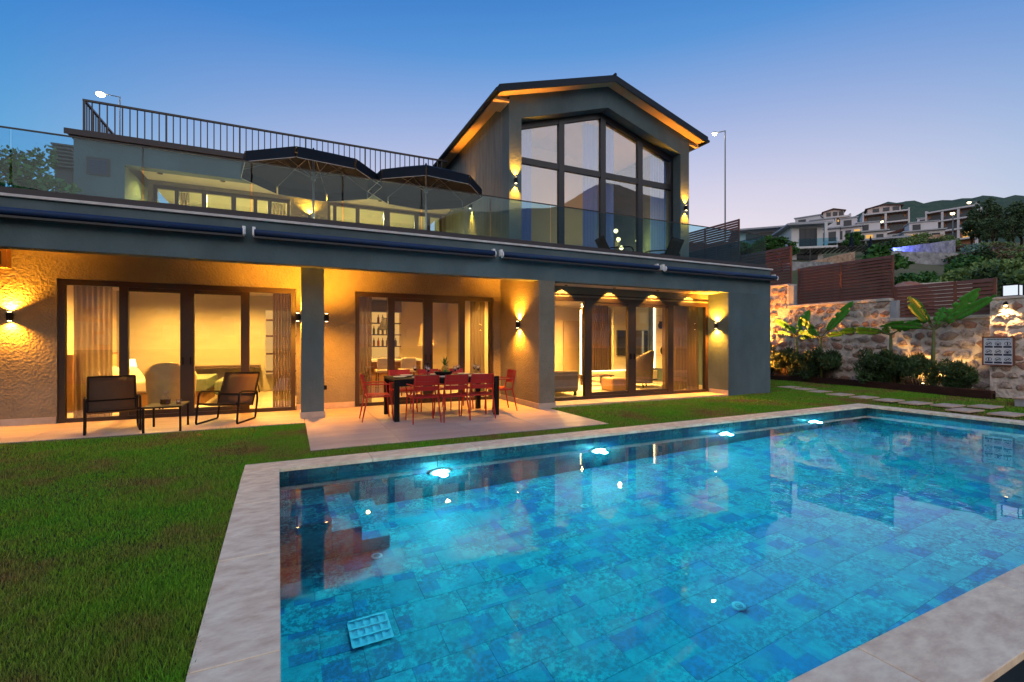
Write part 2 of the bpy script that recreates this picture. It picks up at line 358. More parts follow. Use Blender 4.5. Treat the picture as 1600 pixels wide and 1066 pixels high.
WPOS = {}
def tag(o, label=None, cat=None, group=None, kind=None):
    if label: o['label'] = label
    if cat: o['category'] = cat
    if group: o['group'] = group
    if kind: o['kind'] = kind
    return o
def thing(name, label, cat, loc=(0,0,0), group=None):
    o = bpy.data.objects.new(name, None); COL.objects.link(o); o.location = loc; o.empty_display_size = .2
    WPOS[o.name] = Vector(loc); return tag(o, label, cat, group)
def build(mb, name, material, parent=None, smooth=False, bevel=0, recenter=True, mesh=None):
    """one mesh object; coordinates are in the frame the parent was authored in"""
    if mesh is None:
        me = bpy.data.meshes.new(name); v = mb.v
        V = np.array(v, float)
        c = np.array([(V[:,0].min()+V[:,0].max())/2, (V[:,1].min()+V[:,1].max())/2, V[:,2].min()]) if recenter else np.zeros(3)
        me.from_pydata([tuple(x) for x in (V-c)], [], mb.f); me.update()
        bm = bmesh.new(); bm.from_mesh(me); bmesh.ops.recalc_face_normals(bm, faces=bm.faces); bm.to_mesh(me); bm.free()
        if smooth: me.polygons.foreach_set('use_smooth', [True]*len(me.polygons))
        me.materials.append(MATS[material])
    else:
        me = mesh; c = np.zeros(3)
    o = bpy.data.objects.new(name, me); COL.objects.link(o)
    w = Vector(c); base = WPOS[parent.name] if parent else Vector((0,0,0))
    o.location = w-base
    if parent: o.parent = parent
    WPOS[o.name] = w
    if bevel:
        md = o.modifiers.new('bevel', 'BEVEL'); md.width = bevel; md.segments = 2; md.limit_method = 'ANGLE'; md.angle_limit = R(40)
    if smooth and not bevel:
        pass
    return o
def bx(name, x0, x1, y0, y1, z0, z1, material, parent=None, bevel=0):
    return build(MB().box(x0,x1,y0,y1,z0,z1), name, material, parent, bevel=bevel)
def inst(src, name, parent, loc, rot=None, scale=None):
    o = bpy.data.objects.new(name, src.data if hasattr(src, 'data') else src); COL.objects.link(o)
    o.parent = parent; o.location = loc
    if rot: o.rotation_euler = rot
    if scale: o.scale = scale
    return o
def copy_tree(o, parent=None):
    c = o.copy(); COL.objects.link(c); c.parent = parent
    for ch in [x for x in ALLOBJ(o)]: copy_tree(ch, c)
    return c
def ALLOBJ(o): return [x for x in bpy.data.objects if x.parent == o]
def place(o, loc, rz=0, scale=None):
    o.location = loc; o.rotation_euler = (0,0,rz)
    if scale: o.scale = (scale,)*3
    return o
def spot(name, parent, loc, direction, power, col, size=70, blend=.6, radius=.02):
    ld = bpy.data.lights.new(name, 'SPOT'); ld.energy = power; ld.color = col; ld.spot_size = R(size); ld.spot_blend = blend; ld.shadow_soft_size = radius
    o = bpy.data.objects.new(name, ld); COL.objects.link(o)
    base = WPOS[parent.name] if parent else Vector((0,0,0)); o.location = Vector(loc)-base
    o.rotation_euler = Vector(direction).to_track_quat('-Z', 'Y').to_euler()
    if parent: o.parent = parent
    return o
def area(name, parent, loc, direction, power, col, sx, sy=None, spread=180):
    ld = bpy.data.lights.new(name, 'AREA'); ld.energy = power; ld.color = col; ld.shape = 'RECTANGLE' if sy else 'DISK'; ld.size = sx; ld.spread = R(spread)
    if sy: ld.size_y = sy
    o = bpy.data.objects.new(name, ld); COL.objects.link(o)
    base = WPOS[parent.name] if parent else Vector((0,0,0)); o.location = Vector(loc)-base
    o.rotation_euler = Vector(direction).to_track_quat('-Z', 'Y').to_euler()
    if parent: o.parent = parent
    return o
def point(name, parent, loc, power, col, radius=.05):
    ld = bpy.data.lights.new(name, 'POINT'); ld.energy = power; ld.color = col; ld.shadow_soft_size = radius
    o = bpy.data.objects.new(name, ld); COL.objects.link(o)
    base = WPOS[parent.name] if parent else Vector((0,0,0)); o.location = Vector(loc)-base
    if parent: o.parent = parent
    return o
ORANGE = (1, .36, .022); WARM = (1, .48, .08); AMBER = (1, .36, .045)


# ================================================================== ground
gs = MB()
gs.grid(lambda u, v: ((u-.5)*4000, (v-.5)*4000, -1.75), 2, 2)
tag(build(gs, 'ground', 'lower_ground', recenter=False), kind='structure')
PA = R(1.1); PX, PY = math.cos(PA), math.sin(PA); P0 = (-.03, 1.23)
PLEN, PWID, CW, CH = 11.6, 4.62, .34, .04
def pw(x, y): return (P0[0]+x*PX-y*PY, P0[1]+x*PY+y*PX)       # pool frame -> world
# banked earth that carries lawn, patio and house (leaves the pool open)
o1 = [pw(-CW, -CW), pw(-CW, PWID+CW), pw(PLEN+CW, PWID+CW), pw(PLEN+CW, -CW)]
lawn = MB()
lawn.prism([(-14, .2), (o1[0][0], .2), o1[0], o1[1], (o1[1][0], 22), (-14, 22)], 'z', -1.8, -.035)
lawn.prism([o1[1], o1[2], (o1[2][0], 22), (o1[1][0]+.0005, 22)], 'z', -1.8, -.035)
lawn.prism([o1[3], (17.2, -6), (17.2, 22), (o1[2][0]+.0005, 22), o1[2]], 'z', -1.8, -.035)
tag(build(lawn, 'lawn', 'lawn_soil', recenter=False), kind='structure')

# hillside behind the garden wall, out to the far ridge
dts = [(17, 1.9), (22, 2.3), (26, 3.4), (32, 4.9), (45, 8.6), (60, 12.0), (80, 17.2), (100, 22.0), (130, 28.6), (175, 37), (230, 50)]
def zt(d):
    for (a, za), (b, zb) in zip(dts, dts[1:]):
        if d <= b: return za+(zb-za)*max(0, (d-a))/(b-a)
    return dts[-1][1]
TH = R(25.2)
def polar(bear, d):
    """ground position at a compass bearing (degrees right of the house axis), d metres up the slope"""
    k = 1/max(.30, math.cos(R(bear-25.2))) if 30 < bear < 110 else 1
    return (d*k*math.sin(R(bear)), d*k*math.cos(R(bear)))
def hill_z(bear, dist):
    f = min(1, max(0, (bear-44)/16)); f = f*f*(3-2*f)
    return zt(dist)*(.80+.20*f)
ds = [23, 25, 28, 32, 38, 45, 52, 60, 70, 80, 90, 100, 115, 130, 150, 175, 200, 230]
bs = [43+i*1.6 for i in range(42)]
hm = MB()
def hfun(u, v):
    b = bs[round(u*(len(bs)-1))]; d = ds[round(v*(len(ds)-1))]
    x, y = polar(b, d)
    if v == 0 or x < 17.45:
        k = 17.45/x; x, y = x*max(k, 1), y*max(k, 1)
    return (x, y, hill_z(b, d)+(.25*math.sin(b*3.1+d*.7) if v > .1 else -.2)*min(1, d/60))
hm.grid(hfun, len(bs)-1, len(ds)-1)
tag(build(hm, 'hillside', 'hillside', recenter=False, smooth=True), kind='structure')
fr = MB()
def ridge(u, v):
    b = 44+u*70; d = 235+v*240
    f = min(1, max(0, (b-55)/9)); f = f*f*(3-2*f)
    elev = (.205+.075*f+.016*min(1, max(0, (b-63)/7))+.003*math.sin(b*.9)+.0015*math.sin(b*2.7+1))
    z = 42+(elev*d*1.05-42)*math.sin(v*math.pi*.5)**.8 if v > 0 else 34
    return (*polar(b, d), z+1.0*math.sin(b*6.1+v*9)+.9*math.sin(b*11+v*5))
fr.grid(ridge, 110, 12)
tag(build(fr, 'hill', 'far_hill', recenter=False, smooth=True), kind='structure')
# the valley side behind the photographer, seen only in the glass
mt = MB()
def mount(u, v):
    b = 95+u*190; d = 240+v*560
    e = .225+.085*math.exp(-((u-.24)/.11)**2)+.02*math.sin(u*23+1)+.014*math.sin(u*51+2)+.006*math.sin(u*130)
    return (*polar(b, d), -2+d*e*v**1.1+6*math.sin(u*80+v*13)*v)
mt.grid(mount, 140, 14)
tag(build(mt, 'mountain', 'mountain', recenter=False, smooth=True), kind='structure')
tw = MB(); rng = random.Random(3)
for i in range(260):
    u = rng.random(); v = rng.uniform(.02, .42)**1.2; x, y, z = mount(u, v); w = rng.uniform(5, 10); h = rng.uniform(4, 8)
    tw.box(x-w/2, x+w/2, y-w/2, y+w/2, z-3, z+h)
tag(build(tw, 'far_town', 'apt_white', recenter=False), 'white houses of a far town scattered over the valley side', 'town', kind='stuff')

# ================================================================== pool
pool = thing('swimming_pool', 'long rectangular swimming pool with blue patchwork tiles and pale stone coping', 'pool', (P0[0], P0[1], 0))
pool.rotation_euler = (0, 0, PA)
WPOS[pool.name] = Vector((0,0,0))       # its parts are written in the pool's own frame
ZF = -1.45
bx('basin_floor', -.2, PLEN+.2, -.2, PWID+.2, ZF-.2, ZF-.012, 'pool_grout', pool)
bx('basin_wall', -.22, -.012, -.22, PWID+.22, ZF-.012, -CH-.001, 'dark_water_tile', pool)
bx('basin_wall', PLEN+.012, PLEN+.22, -.22, PWID+.22, ZF-.012, -CH-.001, 'dark_water_tile', pool)
bx('basin_wall', -.012, PLEN+.012, PWID+.012, PWID+.22, ZF-.012, -CH-.001, 'dark_water_tile', pool)
bx('basin_wall', -.012, PLEN+.012, -.22, -.012, ZF-.012, -CH-.001, 'dark_water_tile', pool)
# outer face of the near wall, dropping to the lower ground
for i in range(10):
    x0 = -.2+i*1.22; bx('outer_wall_tile', x0+.002, x0+1.216, -.30, -.222, -1.7, -CH-.004, 'dark_water_tile', pool)
NCOL, NROW = 21, 14; tw_, th_ = PLEN/NCOL, PWID/NROW
t0 = build(MB().box(-tw_/2+.0014, tw_/2-.0014, -th_/2+.0014, th_/2-.0014, -.011, 0), 'floor_tile', 'pool_tile', pool, recenter=False)
half = build(MB().box(-tw_/4+.0014, tw_/4-.0014, -th_/2+.0014, th_/2-.0014, -.011, 0), 'floor_tile', 'pool_tile', pool, recenter=False)
first = [True, True]
for j in range(NROW):
    y = (j+.5)*th_
    xs = [(i+.5)*tw_ for i in range(NCOL)] if j % 2 == 0 else [i*tw_ for i in range(1, NCOL)]
    for x in xs:
        if first[0]: t0.location = (x, y, ZF); first[0] = False
        else: inst(t0, 'floor_tile', pool, (x, y, ZF))
    if j % 2:
        for x in (tw_/4, PLEN-tw_/4):
            if first[1]: half.location = (x, y, ZF); first[1] = False
            else: inst(half, 'floor_tile', pool, (x, y, ZF))
# wall tiles (far and right wall are the ones in view; left and near get theirs too)
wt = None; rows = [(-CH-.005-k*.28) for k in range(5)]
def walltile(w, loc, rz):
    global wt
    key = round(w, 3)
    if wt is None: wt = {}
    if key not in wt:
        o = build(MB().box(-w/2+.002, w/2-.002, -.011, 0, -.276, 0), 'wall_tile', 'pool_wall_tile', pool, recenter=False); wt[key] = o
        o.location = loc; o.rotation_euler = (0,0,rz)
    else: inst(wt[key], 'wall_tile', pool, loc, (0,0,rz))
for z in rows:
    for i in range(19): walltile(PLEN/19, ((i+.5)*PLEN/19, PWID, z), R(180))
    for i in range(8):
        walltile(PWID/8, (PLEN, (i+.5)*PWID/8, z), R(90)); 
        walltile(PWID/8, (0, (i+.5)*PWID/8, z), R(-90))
# steps in the far left corner
sx = [0.001, .17, .46, .74, 1.01]; sz = [-.36, -.62, -.88, -1.19]
for i in range(4):
    st = bx('step', sx[i], sx[i+1]-.001, 3.57, PWID-.014, ZF+.002, sz[i]-.012, 'pool_tile', pool)
    nseg = 2 if i == 2 else 2
    for k in range(nseg):
        ya = 3.565+(PWID-3.58)*k/nseg; yb = 3.565+(PWID-3.58)*(k+1)/nseg
        bx('step_tile', sx[i], sx[i+1]+.004, ya+.001, yb-.001, sz[i]-.011, sz[i], 'pool_tile', st)
# coping slabs
def coping_run(a0, a1, n, fn, nm='coping_slab'):
    for i in range(n):
        s0 = a0+(a1-a0)*i/n+.0035; s1 = a0+(a1-a0)*(i+1)/n-.0035; fn(s0, s1)
coping_run(-CW, PLEN+CW, 9, lambda a, b: bx('coping_slab', a, b, PWID-.015, PWID+CW, -CH, 0, 'travertine', pool, bevel=.004))
coping_run(-CW, PLEN+CW, 9, lambda a, b: bx('coping_slab', a, b, -CW, .015, -CH, 0, 'travertine', pool, bevel=.004))
coping_run(.017, PWID-.017, 4, lambda a, b: bx('coping_slab', -CW, .015, a, b, -CH, 0, 'travertine', pool, bevel=.004))
coping_run(.017, PWID-.017, 4, lambda a, b: bx('coping_slab', PLEN-.015, PLEN+CW, a, b, -CH, 0, 'travertine', pool, bevel=.004))
# underwater lights
for x, z in ((1.86, -.60), (4.34, -.58), (7.05, -.56), (9.58, -.50)):
    rim = build(MB().tube([(x, PWID-.001, z), (x, PWID-.035, z)], .14, 24), 'pool_light', 'white_plastic', pool)
    build(MB().tube([(x, PWID-.036, z), (x, PWID-.045, z)], .11, 24), 'lens', 'lamp_pool', rim)
    area('lamp', pool, (x, PWID-.06, z), (0, -1, -.16), 560, (.16, .85, 1), .2)
    point('added_glow', pool, (x, PWID-.17, z), 60, (.55, .94, 1), .05)  # extra point lamp added before each lens for a halo on the wall
# drain grate and floor inlets
g0 = bx('drain_grate', .49, .77, 2.32, 2.60, ZF+.001, ZF+.004, 'sign_white', pool)
for i in range(6): bx('grate_bar', .49+.28*i/5-.010, .49+.28*i/5+.010, 2.325, 2.595, ZF+.0045, ZF+.008, 'white_plastic', g0)
for j in range(4): bx('grate_bar', .485, .775, 2.32+.28*j/3-.010, 2.32+.28*j/3+.010, ZF+.0085, ZF+.012, 'white_plastic', g0)
for x, y in ((.86, 3.45), (3.33, 3.50), (3.33, 1.37), (5.75, 1.40), (8.15, 3.55)):
    f0 = build(MB().lathe([(.055, 0), (.055, .008), (.05, .012)], (x, y, ZF+.001), 18), 'floor_inlet', 'porcelain', pool)
    build(MB().lathe([(.032, 0), (.030, .006), (.012, .007), (.010, .012)], (x, y, ZF+.0135), 14), 'nozzle', 'steel', f0)
wtr = build(MB().grid(lambda u, v: (.0012+u*(PLEN-.0024), .0012+v*(PWID-.0024), 0), 1, 1), 'pool_water', 'water', recenter=False)
wtr.location = (P0[0], P0[1], -.125); wtr.rotation_euler = (0,0,PA); tag(wtr, kind='structure')

# ================================================================== house
house = thing('house', 'modern two storey grey villa with gabled upper room and glass balcony', 'house', (4, 10.7, 0))
S, SS = 'stucco', 'stucco_smooth_skytint'
BW0, BW1 = 10.70, 10.95
XL = -9.0; XR = 11.92
# ground floor back wall, bays 1 and 2
for a, b in ((XL, -3.63), (.12, 1.28), (4.53, 4.72)): bx('wall', a, b, BW0, BW1, 0, 2.502, S, house)
bx('wall', XL, 4.72, BW0, BW1, 2.504, 3.0, S, house)
# the dividing wall between terrace and living room, front face flush with the beam
bx('wall', 4.72, 5.10, 8.70, 11.2, 0, 2.699, S, house)
bx('wall', 4.72, 5.10, 8.952, 11.2, 2.70, 2.96, S, house)
# right hand wall block
bx('wall', 10.30, XR, 8.70, 9.56, -.04, 2.699, SS, house)
bx('wall', 11.70, XR, 9.562, 16.5, -.04, 2.96, SS, house)
# living room front, above the door
bx('wall', 5.102, 10.298, 9.36, 9.56, 2.46, 2.698, S, house)
bx('door_head', 5.102, 10.298, 9.345, 9.358, 2.50, 2.53, 'frame_brown', house)
# beam and slab
bx('beam', XL, XR+.002, 8.698, 8.95, 2.70, 3.37, SS, house)
bx('ceiling', XL, 4.718, 8.952, 10.698, 2.96, 3.3, 'ceiling_paint', house)
bx('ceiling', 5.102, 10.298, 8.952, 9.56, 2.70, 2.96, 'ceiling_paint', house)
bx('slab', XL, XR, 8.952, 16.6, 3.302, 3.345, SS, house)
for i in range(16):
    a = XL+(XR+.06-XL)*i/16; b = XL+(XR+.06-XL)*(i+1)/16
    bx('edge_stone', a+.001, b-.001, 8.655, 8.96, 3.372, 3.412, 'coping_white', house, bevel=.004)
for i in range(14):
    for j in range(5):
        a = XL+(XR-XL)*i/14; b = XL+(XR-XL)*(i+1)/14; c = 8.962+(16.0-8.962)*j/5; d = 8.962+(16.0-8.962)*(j+1)/5
        bx('terrace_tile', a+.002, b-.002, c+.002, d-.002, 3.347, 3.362, 'patio_stone', house)
# free-standing column
c1 = bx('column', .19, .58, 9.48, 9.87, 0, 2.958, SS, house)
bx('column_skirting', .175, .595, 9.465, 9.885, .002, .115, 'skirting', c1, bevel=.003)
# skirtings
for a, b in ((XL, -3.64), (.13, 1.27)): bx('skirting', a, b, 10.68, 10.699, .002, .12, 'skirting', house)
bx('skirting', 4.70, 4.719, 8.70, 10.66, .002, .12, 'skirting', house)
bx('skirting', 4.70, 5.115, 8.68, 8.698, .002, .12, 'skirting', house)
bx('skirting', 10.281, 10.299, 8.70, 9.30, .052, .15, 'skirting', house)
bx('door_sill', 5.102, 10.298, 8.70, 9.42, -.03, .05, 'path_stone', house)

def door_set(x0, x1, yf, z0, z1, mulls, wide, frame='frame_brown', gl='door_glass', depth=.09, head=.10, handles=()):
    """one framed glass front: outer frame, posts, one pane per light"""
    fw = .085
    f = MB(); f.box(x0, x1, yf, yf+depth, z1-head, z1); f.box(x0, x1, yf, yf+depth, z0, z0+.07); f.box(x0, x0+fw, yf, yf+depth, z0+.07, z1-head); f.box(x1-fw, x1, yf, yf+depth, z0+.07, z1-head)
    fo = build(f, 'sliding_door', frame, house)
    edges = [x0+fw]
    for mx, w in mulls:
        bx('post', mx-w/2, mx+w/2, yf-.012, yf+depth-.004, z0+.07, z1-head, frame, fo, bevel=.004); edges += [mx-w/2, mx+w/2]
    edges.append(x1-fw)
    for k in range(0, len(edges), 2):
        a, b = edges[k], edges[k+1]
        rail = (k//2) in wide
        if rail:
            bx('sash_rail', a, b, yf+.012, yf+depth-.014, z0+.072, z0+.15, frame, fo); bx('sash_rail', a, b, yf+.012, yf+depth-.014, z1-head-.075, z1-head-.002, frame, fo)
        bx('pane', a-.003, b+.003, yf+.040, yf+.046, z0+.07, z1-head, gl, fo)
    for hx in handles:
        bx('handle', hx-.012, hx+.012, yf-.05, yf-.013, .98, 1.12, 'black_metal', fo, bevel=.004)
    return fo
door_set(-3.62, .11, 10.73, .0, 2.50, ((-2.72, .13), (-1.76, .22), (-.80, .15)), (1, 2), handles=(-1.82, -1.70))
door_set(1.29, 4.52, 10.73, .0, 2.50, ((2.06, .15), (2.90, .22), (3.73, .14)), (1, 2), handles=(2.84, 2.96))
door_set(5.104, 10.296, 9.36, .052, 2.46, ((6.40, .20), (7.70, .24), (8.96, .19)), (1, 2), handles=(7.64, 7.76))

# scallop downlights over the living room door
for x in (5.67, 7.02, 8.36, 9.58):
    dl = build(MB().lathe([(.035, 0), (.035, .012)], (x, 9.17, 2.687), 14), 'downlight', 'black_metal', house)
    spot('lamp', house, (x, 9.17, 2.685), (0, .35, -1), 120, WARM, 100, .3, .01)

# ---- gable block
gx0, gx1, gc, gy = 4.96, 10.98, 7.97, 10.70
sl = .305; ze = 7.56; zap = ze+sl*(gc-gx0)
gb = MB()
gb.prism([(gx0, 3.36), (5.30, 3.36), (5.30, 7.07), (gc, 7.90), (10.64, 7.07), (10.64, 3.36), (gx1, 3.36), (gx1, ze), (gc, zap), (gx0, ze)], 'y', gy, gy+.42)
build(gb, 'gable_wall', SS, house)
bx('wall', gx0, gx0+.25, gy+.422, 17.4, 3.36, ze-.02, 'stucco_comb', house)
bx('wall', gx1-.25, gx1, gy+.422, 17.4, 3.36, ze-.02, SS, house)
bx('wall', gx0+.252, gx1-.252, 14.6, 14.8, 3.36, 8.2, 'wall_paint', house)
# roof
oh, yo = .40, .32; y0r, y1r = gy-yo, 17.8
for sgn, nm in ((-1, 'roof'), (1, 'roof')):
    e = gc+sgn*(gc-gx0+oh); zE = zap-sl*(gc-gx0+oh)
    r = build(MB().prism([(gc, zap+.05), (e, zE+.05), (e, zE+.15), (gc, zap+.15)], 'y', y0r, y1r), 'roof', 'roof_metal', house)
    build(MB().prism([(gc, zap+.002), (e-sgn*.06, zE+.02), (e-sgn*.06, zE+.048), (gc, zap+.048)], 'y', y0r+.05, y1r), 'soffit', 'soffit_paint', r)
    build(MB().prism([(gc, zap-.03), (e+sgn*.02, zE-.03), (e+sgn*.02, zE+.152), (gc, zap+.152)], 'y', y0r-.022, y0r-.001), 'fascia', 'roof_metal', r)
    a, b = sorted((e+sgn*.002, e+sgn*.03)); bx('fascia', a, b, y0r-.02, y1r, zE-.04, zE+.13, 'roof_metal', r)
    a, b = sorted((e+sgn*.031, e+sgn*.10)); build(MB().tube([((a+b)/2, y0r-.01, zE+.03), ((a+b)/2, y1r, zE+.03)], .045, 10), 'gutter', 'roof_metal', r)
    # boxed end of the eave
    a, b = sorted((gx0-.002 if sgn < 0 else gx1+.002, e-sgn*.002)); bx('eave_box', a, b, gy-.02, gy+.55, zE-.05, zE+.018, 'soffit_paint', r)
# seams on the roof skin
build(MB().tube([(gc, y0r-.03, zap+.165), (gc, y1r, zap+.165)], .04, 8), 'ridge_cap', 'roof_metal', house)
# gable glazing: 4 lights wide, 2 high
wy = 11.00; bxs = [5.31, 6.66, 8.03, 9.36, 10.63]
def ztop(x): return 7.06+(x-5.31)*(7.89-7.06)/(gc-5.31) if x <= gc else 7.06+(10.63-x)*(7.89-7.06)/(10.63-gc)
f = MB()
f.prism([(5.302, 3.40), (10.638, 3.40), (10.638, 3.50), (5.302, 3.50)], 'y', wy, wy+.1)
f.prism([(5.302, 6.06), (10.638, 6.06), (10.638, 6.22), (5.302, 6.22)], 'y', wy, wy+.1)
f.prism([(5.302, ztop(5.31)-.16), (gc, 7.89-.16), (gc, 7.89), (5.302, ztop(5.31))], 'y', wy+.001, wy+.099)
f.prism([(10.638, ztop(10.63)-.16), (10.638, ztop(10.63)), (gc, 7.89), (gc, 7.89-.16)], 'y', wy+.001, wy+.099)
f.prism([(5.302, 3.5), (5.40, 3.5), (5.40, ztop(5.4)-.1), (5.302, ztop(5.31)-.1)], 'y', wy+.002, wy+.098)
f.prism([(10.638, 3.5), (10.54, 3.5), (10.54, ztop(10.54)-.1), (10.638, ztop(10.63)-.1)], 'y', wy+.002, wy+.098)
gf = build(f, 'gable_window', 'frame_dark', house)
for x in bxs[1:4]: bx('mullion', x-.085, x+.085, wy-.012, wy+.096, 3.5, ztop(x)-.08, 'frame_dark', gf)
for i in range(4):
    a, b = bxs[i]+.08, bxs[i+1]-.08
    bx('pane', a, b, wy+.045, wy+.051, 3.5, 6.07, 'gable_glass', gf)
    pts = [(a, 6.21), (b, 6.21), (b, ztop(b)-.1)] + ([(gc, 7.8)] if a < gc < b else []) + [(a, ztop(a)-.1)]
    build(MB().prism(pts, 'y', wy+.045, wy+.051), 'pane', 'gable_glass', gf)

# ---- upper left block with recessed porch
ux0, ux1, uy, uyb = -4.46, 4.958, 14.0, 16.0
bx('wall', ux0, -3.53, uy, 17.5, 3.36, 5.598, SS, house)
bx('wall', ux0, ux1, uy, uy+.30, 5.60, 6.12, SS, house)
bx('ceiling', -3.528, ux1, uy+.302, uyb-.002, 5.88, 6.1, 'ceiling_paint', house)
bx('roof_slab', ux0-.10, ux1, uy-.10, 18.0, 6.122, 6.20, 'rail_base', house)
bx('roof_edge', ux0-.13, ux1, uy-.13, uy-.101, 6.10, 6.225, 'rail_base', house)
v0 = bx('vent', -4.23, -3.80, uy-.02, uy-.001, 5.27, 5.68, 'rail_base', house)
for k in range(6): bx('vent_slat', -4.18, -3.85, uy-.032, uy-.021, 5.31+k*.055, 5.345+k*.055, 'awning_blue', v0)
for a, b in ((-3.528, -3.42), (.02, 1.07), (4.83, 4.958)): bx('wall', a, b, uyb, uyb+.2, 3.36, 5.90, S, house)
bx('wall', -3.42, .02, uyb, uyb+.2, 5.78, 5.90, S, house); bx('wall', 1.07, 4.83, uyb, uyb+.2, 5.86, 5.90, S, house)
door_set(-3.41, .01, uyb+.03, 3.38, 5.77, ((-2.87, .10), (-2.22, .12), (-1.49, .12), (-.93, .10), (-.55, .10)), (), handles=())
door_set(1.08, 4.82, uyb+.03, 3.38, 5.85, ((1.30, .10), (2.0, .12), (2.93, .20), (3.93, .14), (4.35, .12)), (), handles=())
# rooms behind the porch
bx('wall', -3.6, 4.95, 19.0, 19.1, 3.36, 6.1, 'wall_paint', house)
bx('ceiling', -3.6, 4.95, 16.22, 18.99, 5.98, 6.09, 'ceiling_paint', house)
bx('wall', .4, .6, 16.22, 18.98, 3.36, 5.97, 'wall_paint', house)
for x in (-1.6, 2.7): 
    spot('lamp', house, (x, 17.4, 5.93), (0, 0, -1), 9500, (1, .62, .20), 165, .9, .05)
for x in (-3.05, -1.65, 1.2, 2.54):
    build(MB().lathe([(.06, 0), (.06, .10)], (x, 15.0, 5.779), 14), 'porch_light', 'black_metal', house)
    spot('lamp', house, (x, 15.0, 5.76), (0, 0, -1), 260, WARM, 130, .6, .03)

# rail round the roof terrace
rail = thing('roof_railing', 'dark metal baluster railing along the flat roof edge left of the gable', 'railing', (0, 14.05, 6.2))
rz0, rz1 = 6.225, 7.0
bx('top_rail', -4.31, 4.4, 14.02, 14.07, rz1-.045, rz1, 'rail_metal', rail)
bx('bottom_rail', -4.31, 4.4, 14.025, 14.065, rz0+.03, rz0+.065, 'rail_metal', rail)
bx('top_rail', -4.31, -4.26, 14.072, 17.9, rz1-.045, rz1, 'rail_metal', rail)
bx('bottom_rail', -4.305, -4.265, 14.067, 17.9, rz0+.03, rz0+.065, 'rail_metal', rail)
bal = bx('baluster', -4.153, -4.131, 14.033, 14.055, rz0+.067, rz1-.047, 'rail_metal', rail)
x = -4.15+.142
k = 0
while x < 4.35:
    k += 1
    if k % 11 == 10: bx('post', x-.018, x+.018, 14.028, 14.062, 6.202, rz1-.047, 'rail_metal', rail)
    else: inst(bal, 'baluster', rail, Vector((x, 14.044, rz0+.067))-Vector((0,14.05,6.2)))
    x += .142
bx('post', -4.305, -4.265, 14.02, 14.06, 6.202, rz1-.047, 'rail_metal', rail)
for i in range(1, 27): inst(bal, 'baluster', rail, Vector((-4.285, 14.06+i*.142, rz0+.067))-Vector((0,14.05,6.2)))

# glass balustrade along the balcony edge
gr = thing('glass_balustrade', 'frameless glass balustrade with thin dark top rail along the balcony', 'balustrade', (4, 8.76, 3.41))
bx('base_channel', XL, 11.84, 8.72, 8.80, 3.413, 3.51, 'rail_base', gr)
js = [-9, -6.9, -5.2, -3.45, -1.99, -.56, .84, 2.24, 3.64, 5.03, 6.41, 8.43, 10.46, 11.83]
for a, b in zip(js, js[1:]):
    bx('glass_panel', a+.012, b-.012, 8.752, 8.764, 3.511, 4.318, 'rail_glass', gr)
bx('top_rail', XL, 11.84, 8.746, 8.770, 4.319, 4.338, 'rail_metal', gr)
bx('base_channel', 11.80, 11.88, 8.802, 13.8, 3.413, 3.51, 'rail_base', gr)
for k in range(3): bx('glass_panel', 11.834, 11.846, 8.80+k*1.65, 8.80+k*1.65+1.63, 3.511, 4.318, 'rail_glass', gr)
bx('top_rail', 11.828, 11.852, 8.772, 13.8, 4.319, 4.338, 'rail_metal', gr)

# rolled-up awnings under the balcony edge
for (a, b, lab) in ((-9, -.66, 'long rolled blue awning at the left end of the beam'), (-.52, 3.66, 'rolled blue awning over the column and dining table'),
                    (3.82, 7.85, 'rolled blue awning over the left part of the living room door'), (8.03, 11.98, 'rolled blue awning at the right end of the beam')):
    aw = thing('awning', lab, 'awning', ((a+b)/2, 8.69, 3.0), 'rolled awnings under the balcony edge')
    build(MB().tube([(a, 8.57, 3.155), (b, 8.57, 3.155)], .05, 14), 'fabric_roll', 'awning_blue', aw, smooth=True)
    bx('front_bar', a, b, 8.54, 8.60, 3.055, 3.095, 'frame_dark', aw, bevel=.008)
    bx('roof_bar', a, b, 8.625, 8.66, 3.10, 3.20, 'frame_dark', aw)
    for e in (a, b):
        br = MB().tube([(e-.008, 8.57, 3.14), (e+.008, 8.57, 3.14)], .066, 14); br.box(e-.022, e+.022, 8.60, 8.697, 3.12, 3.25)
        build(br, 'bracket', 'white_plastic', aw)

# wall lights, up and down
def sconce(loc, nrm, label, up=30, down=30, group='up and down wall lights', col=ORANGE, sz=135, back=0):
    t = thing('wall_light', label, 'wall light', loc, group)
    x, y, z = loc; nx, ny = nrm
    cx, cyy = x+nx*.055, y+ny*.055
    h = MB().lathe([(.040, -.07), (.042, -.065), (.042, .065), (.040, .07)], (cx, cyy, z), 16)
    build(h, 'housing', 'black_metal', t, smooth=False)
    px, py = abs(ny), abs(nx)
    bx('wall_plate', x+min(nx*.001, nx*.02)-px*.03, x+max(nx*.001, nx*.02)+px*.03, y+min(ny*.001, ny*.02)-py*.03, y+max(ny*.001, ny*.02)+py*.03, z-.04, z+.04, 'black_metal', t)
    for s in (1, -1):
        build(MB().lathe([(.026, 0), (.026, .004)], (cx, cyy, z+s*.073-(0 if s > 0 else .004)), 14), 'lens', 'lamp_warm', t)
    spot('lamp_up', t, (cx, cyy, z+.09), (-nx*.10, -ny*.10+back, 1), up*15, col, sz, .9, .012)
    spot('lamp_down', t, (cx, cyy, z-.09), (-nx*.10, -ny*.10+back, -1), down*13, col, sz, .9, .012)
sconce((-4.21, 10.70, 1.83), (0, -1), 'black wall light on the stucco left of the bedroom door', 30, 26)
sconce((.19, 9.66, 1.87), (-1, 0), 'black wall light on the left face of the column', 46, 28, sz=150, back=.35)
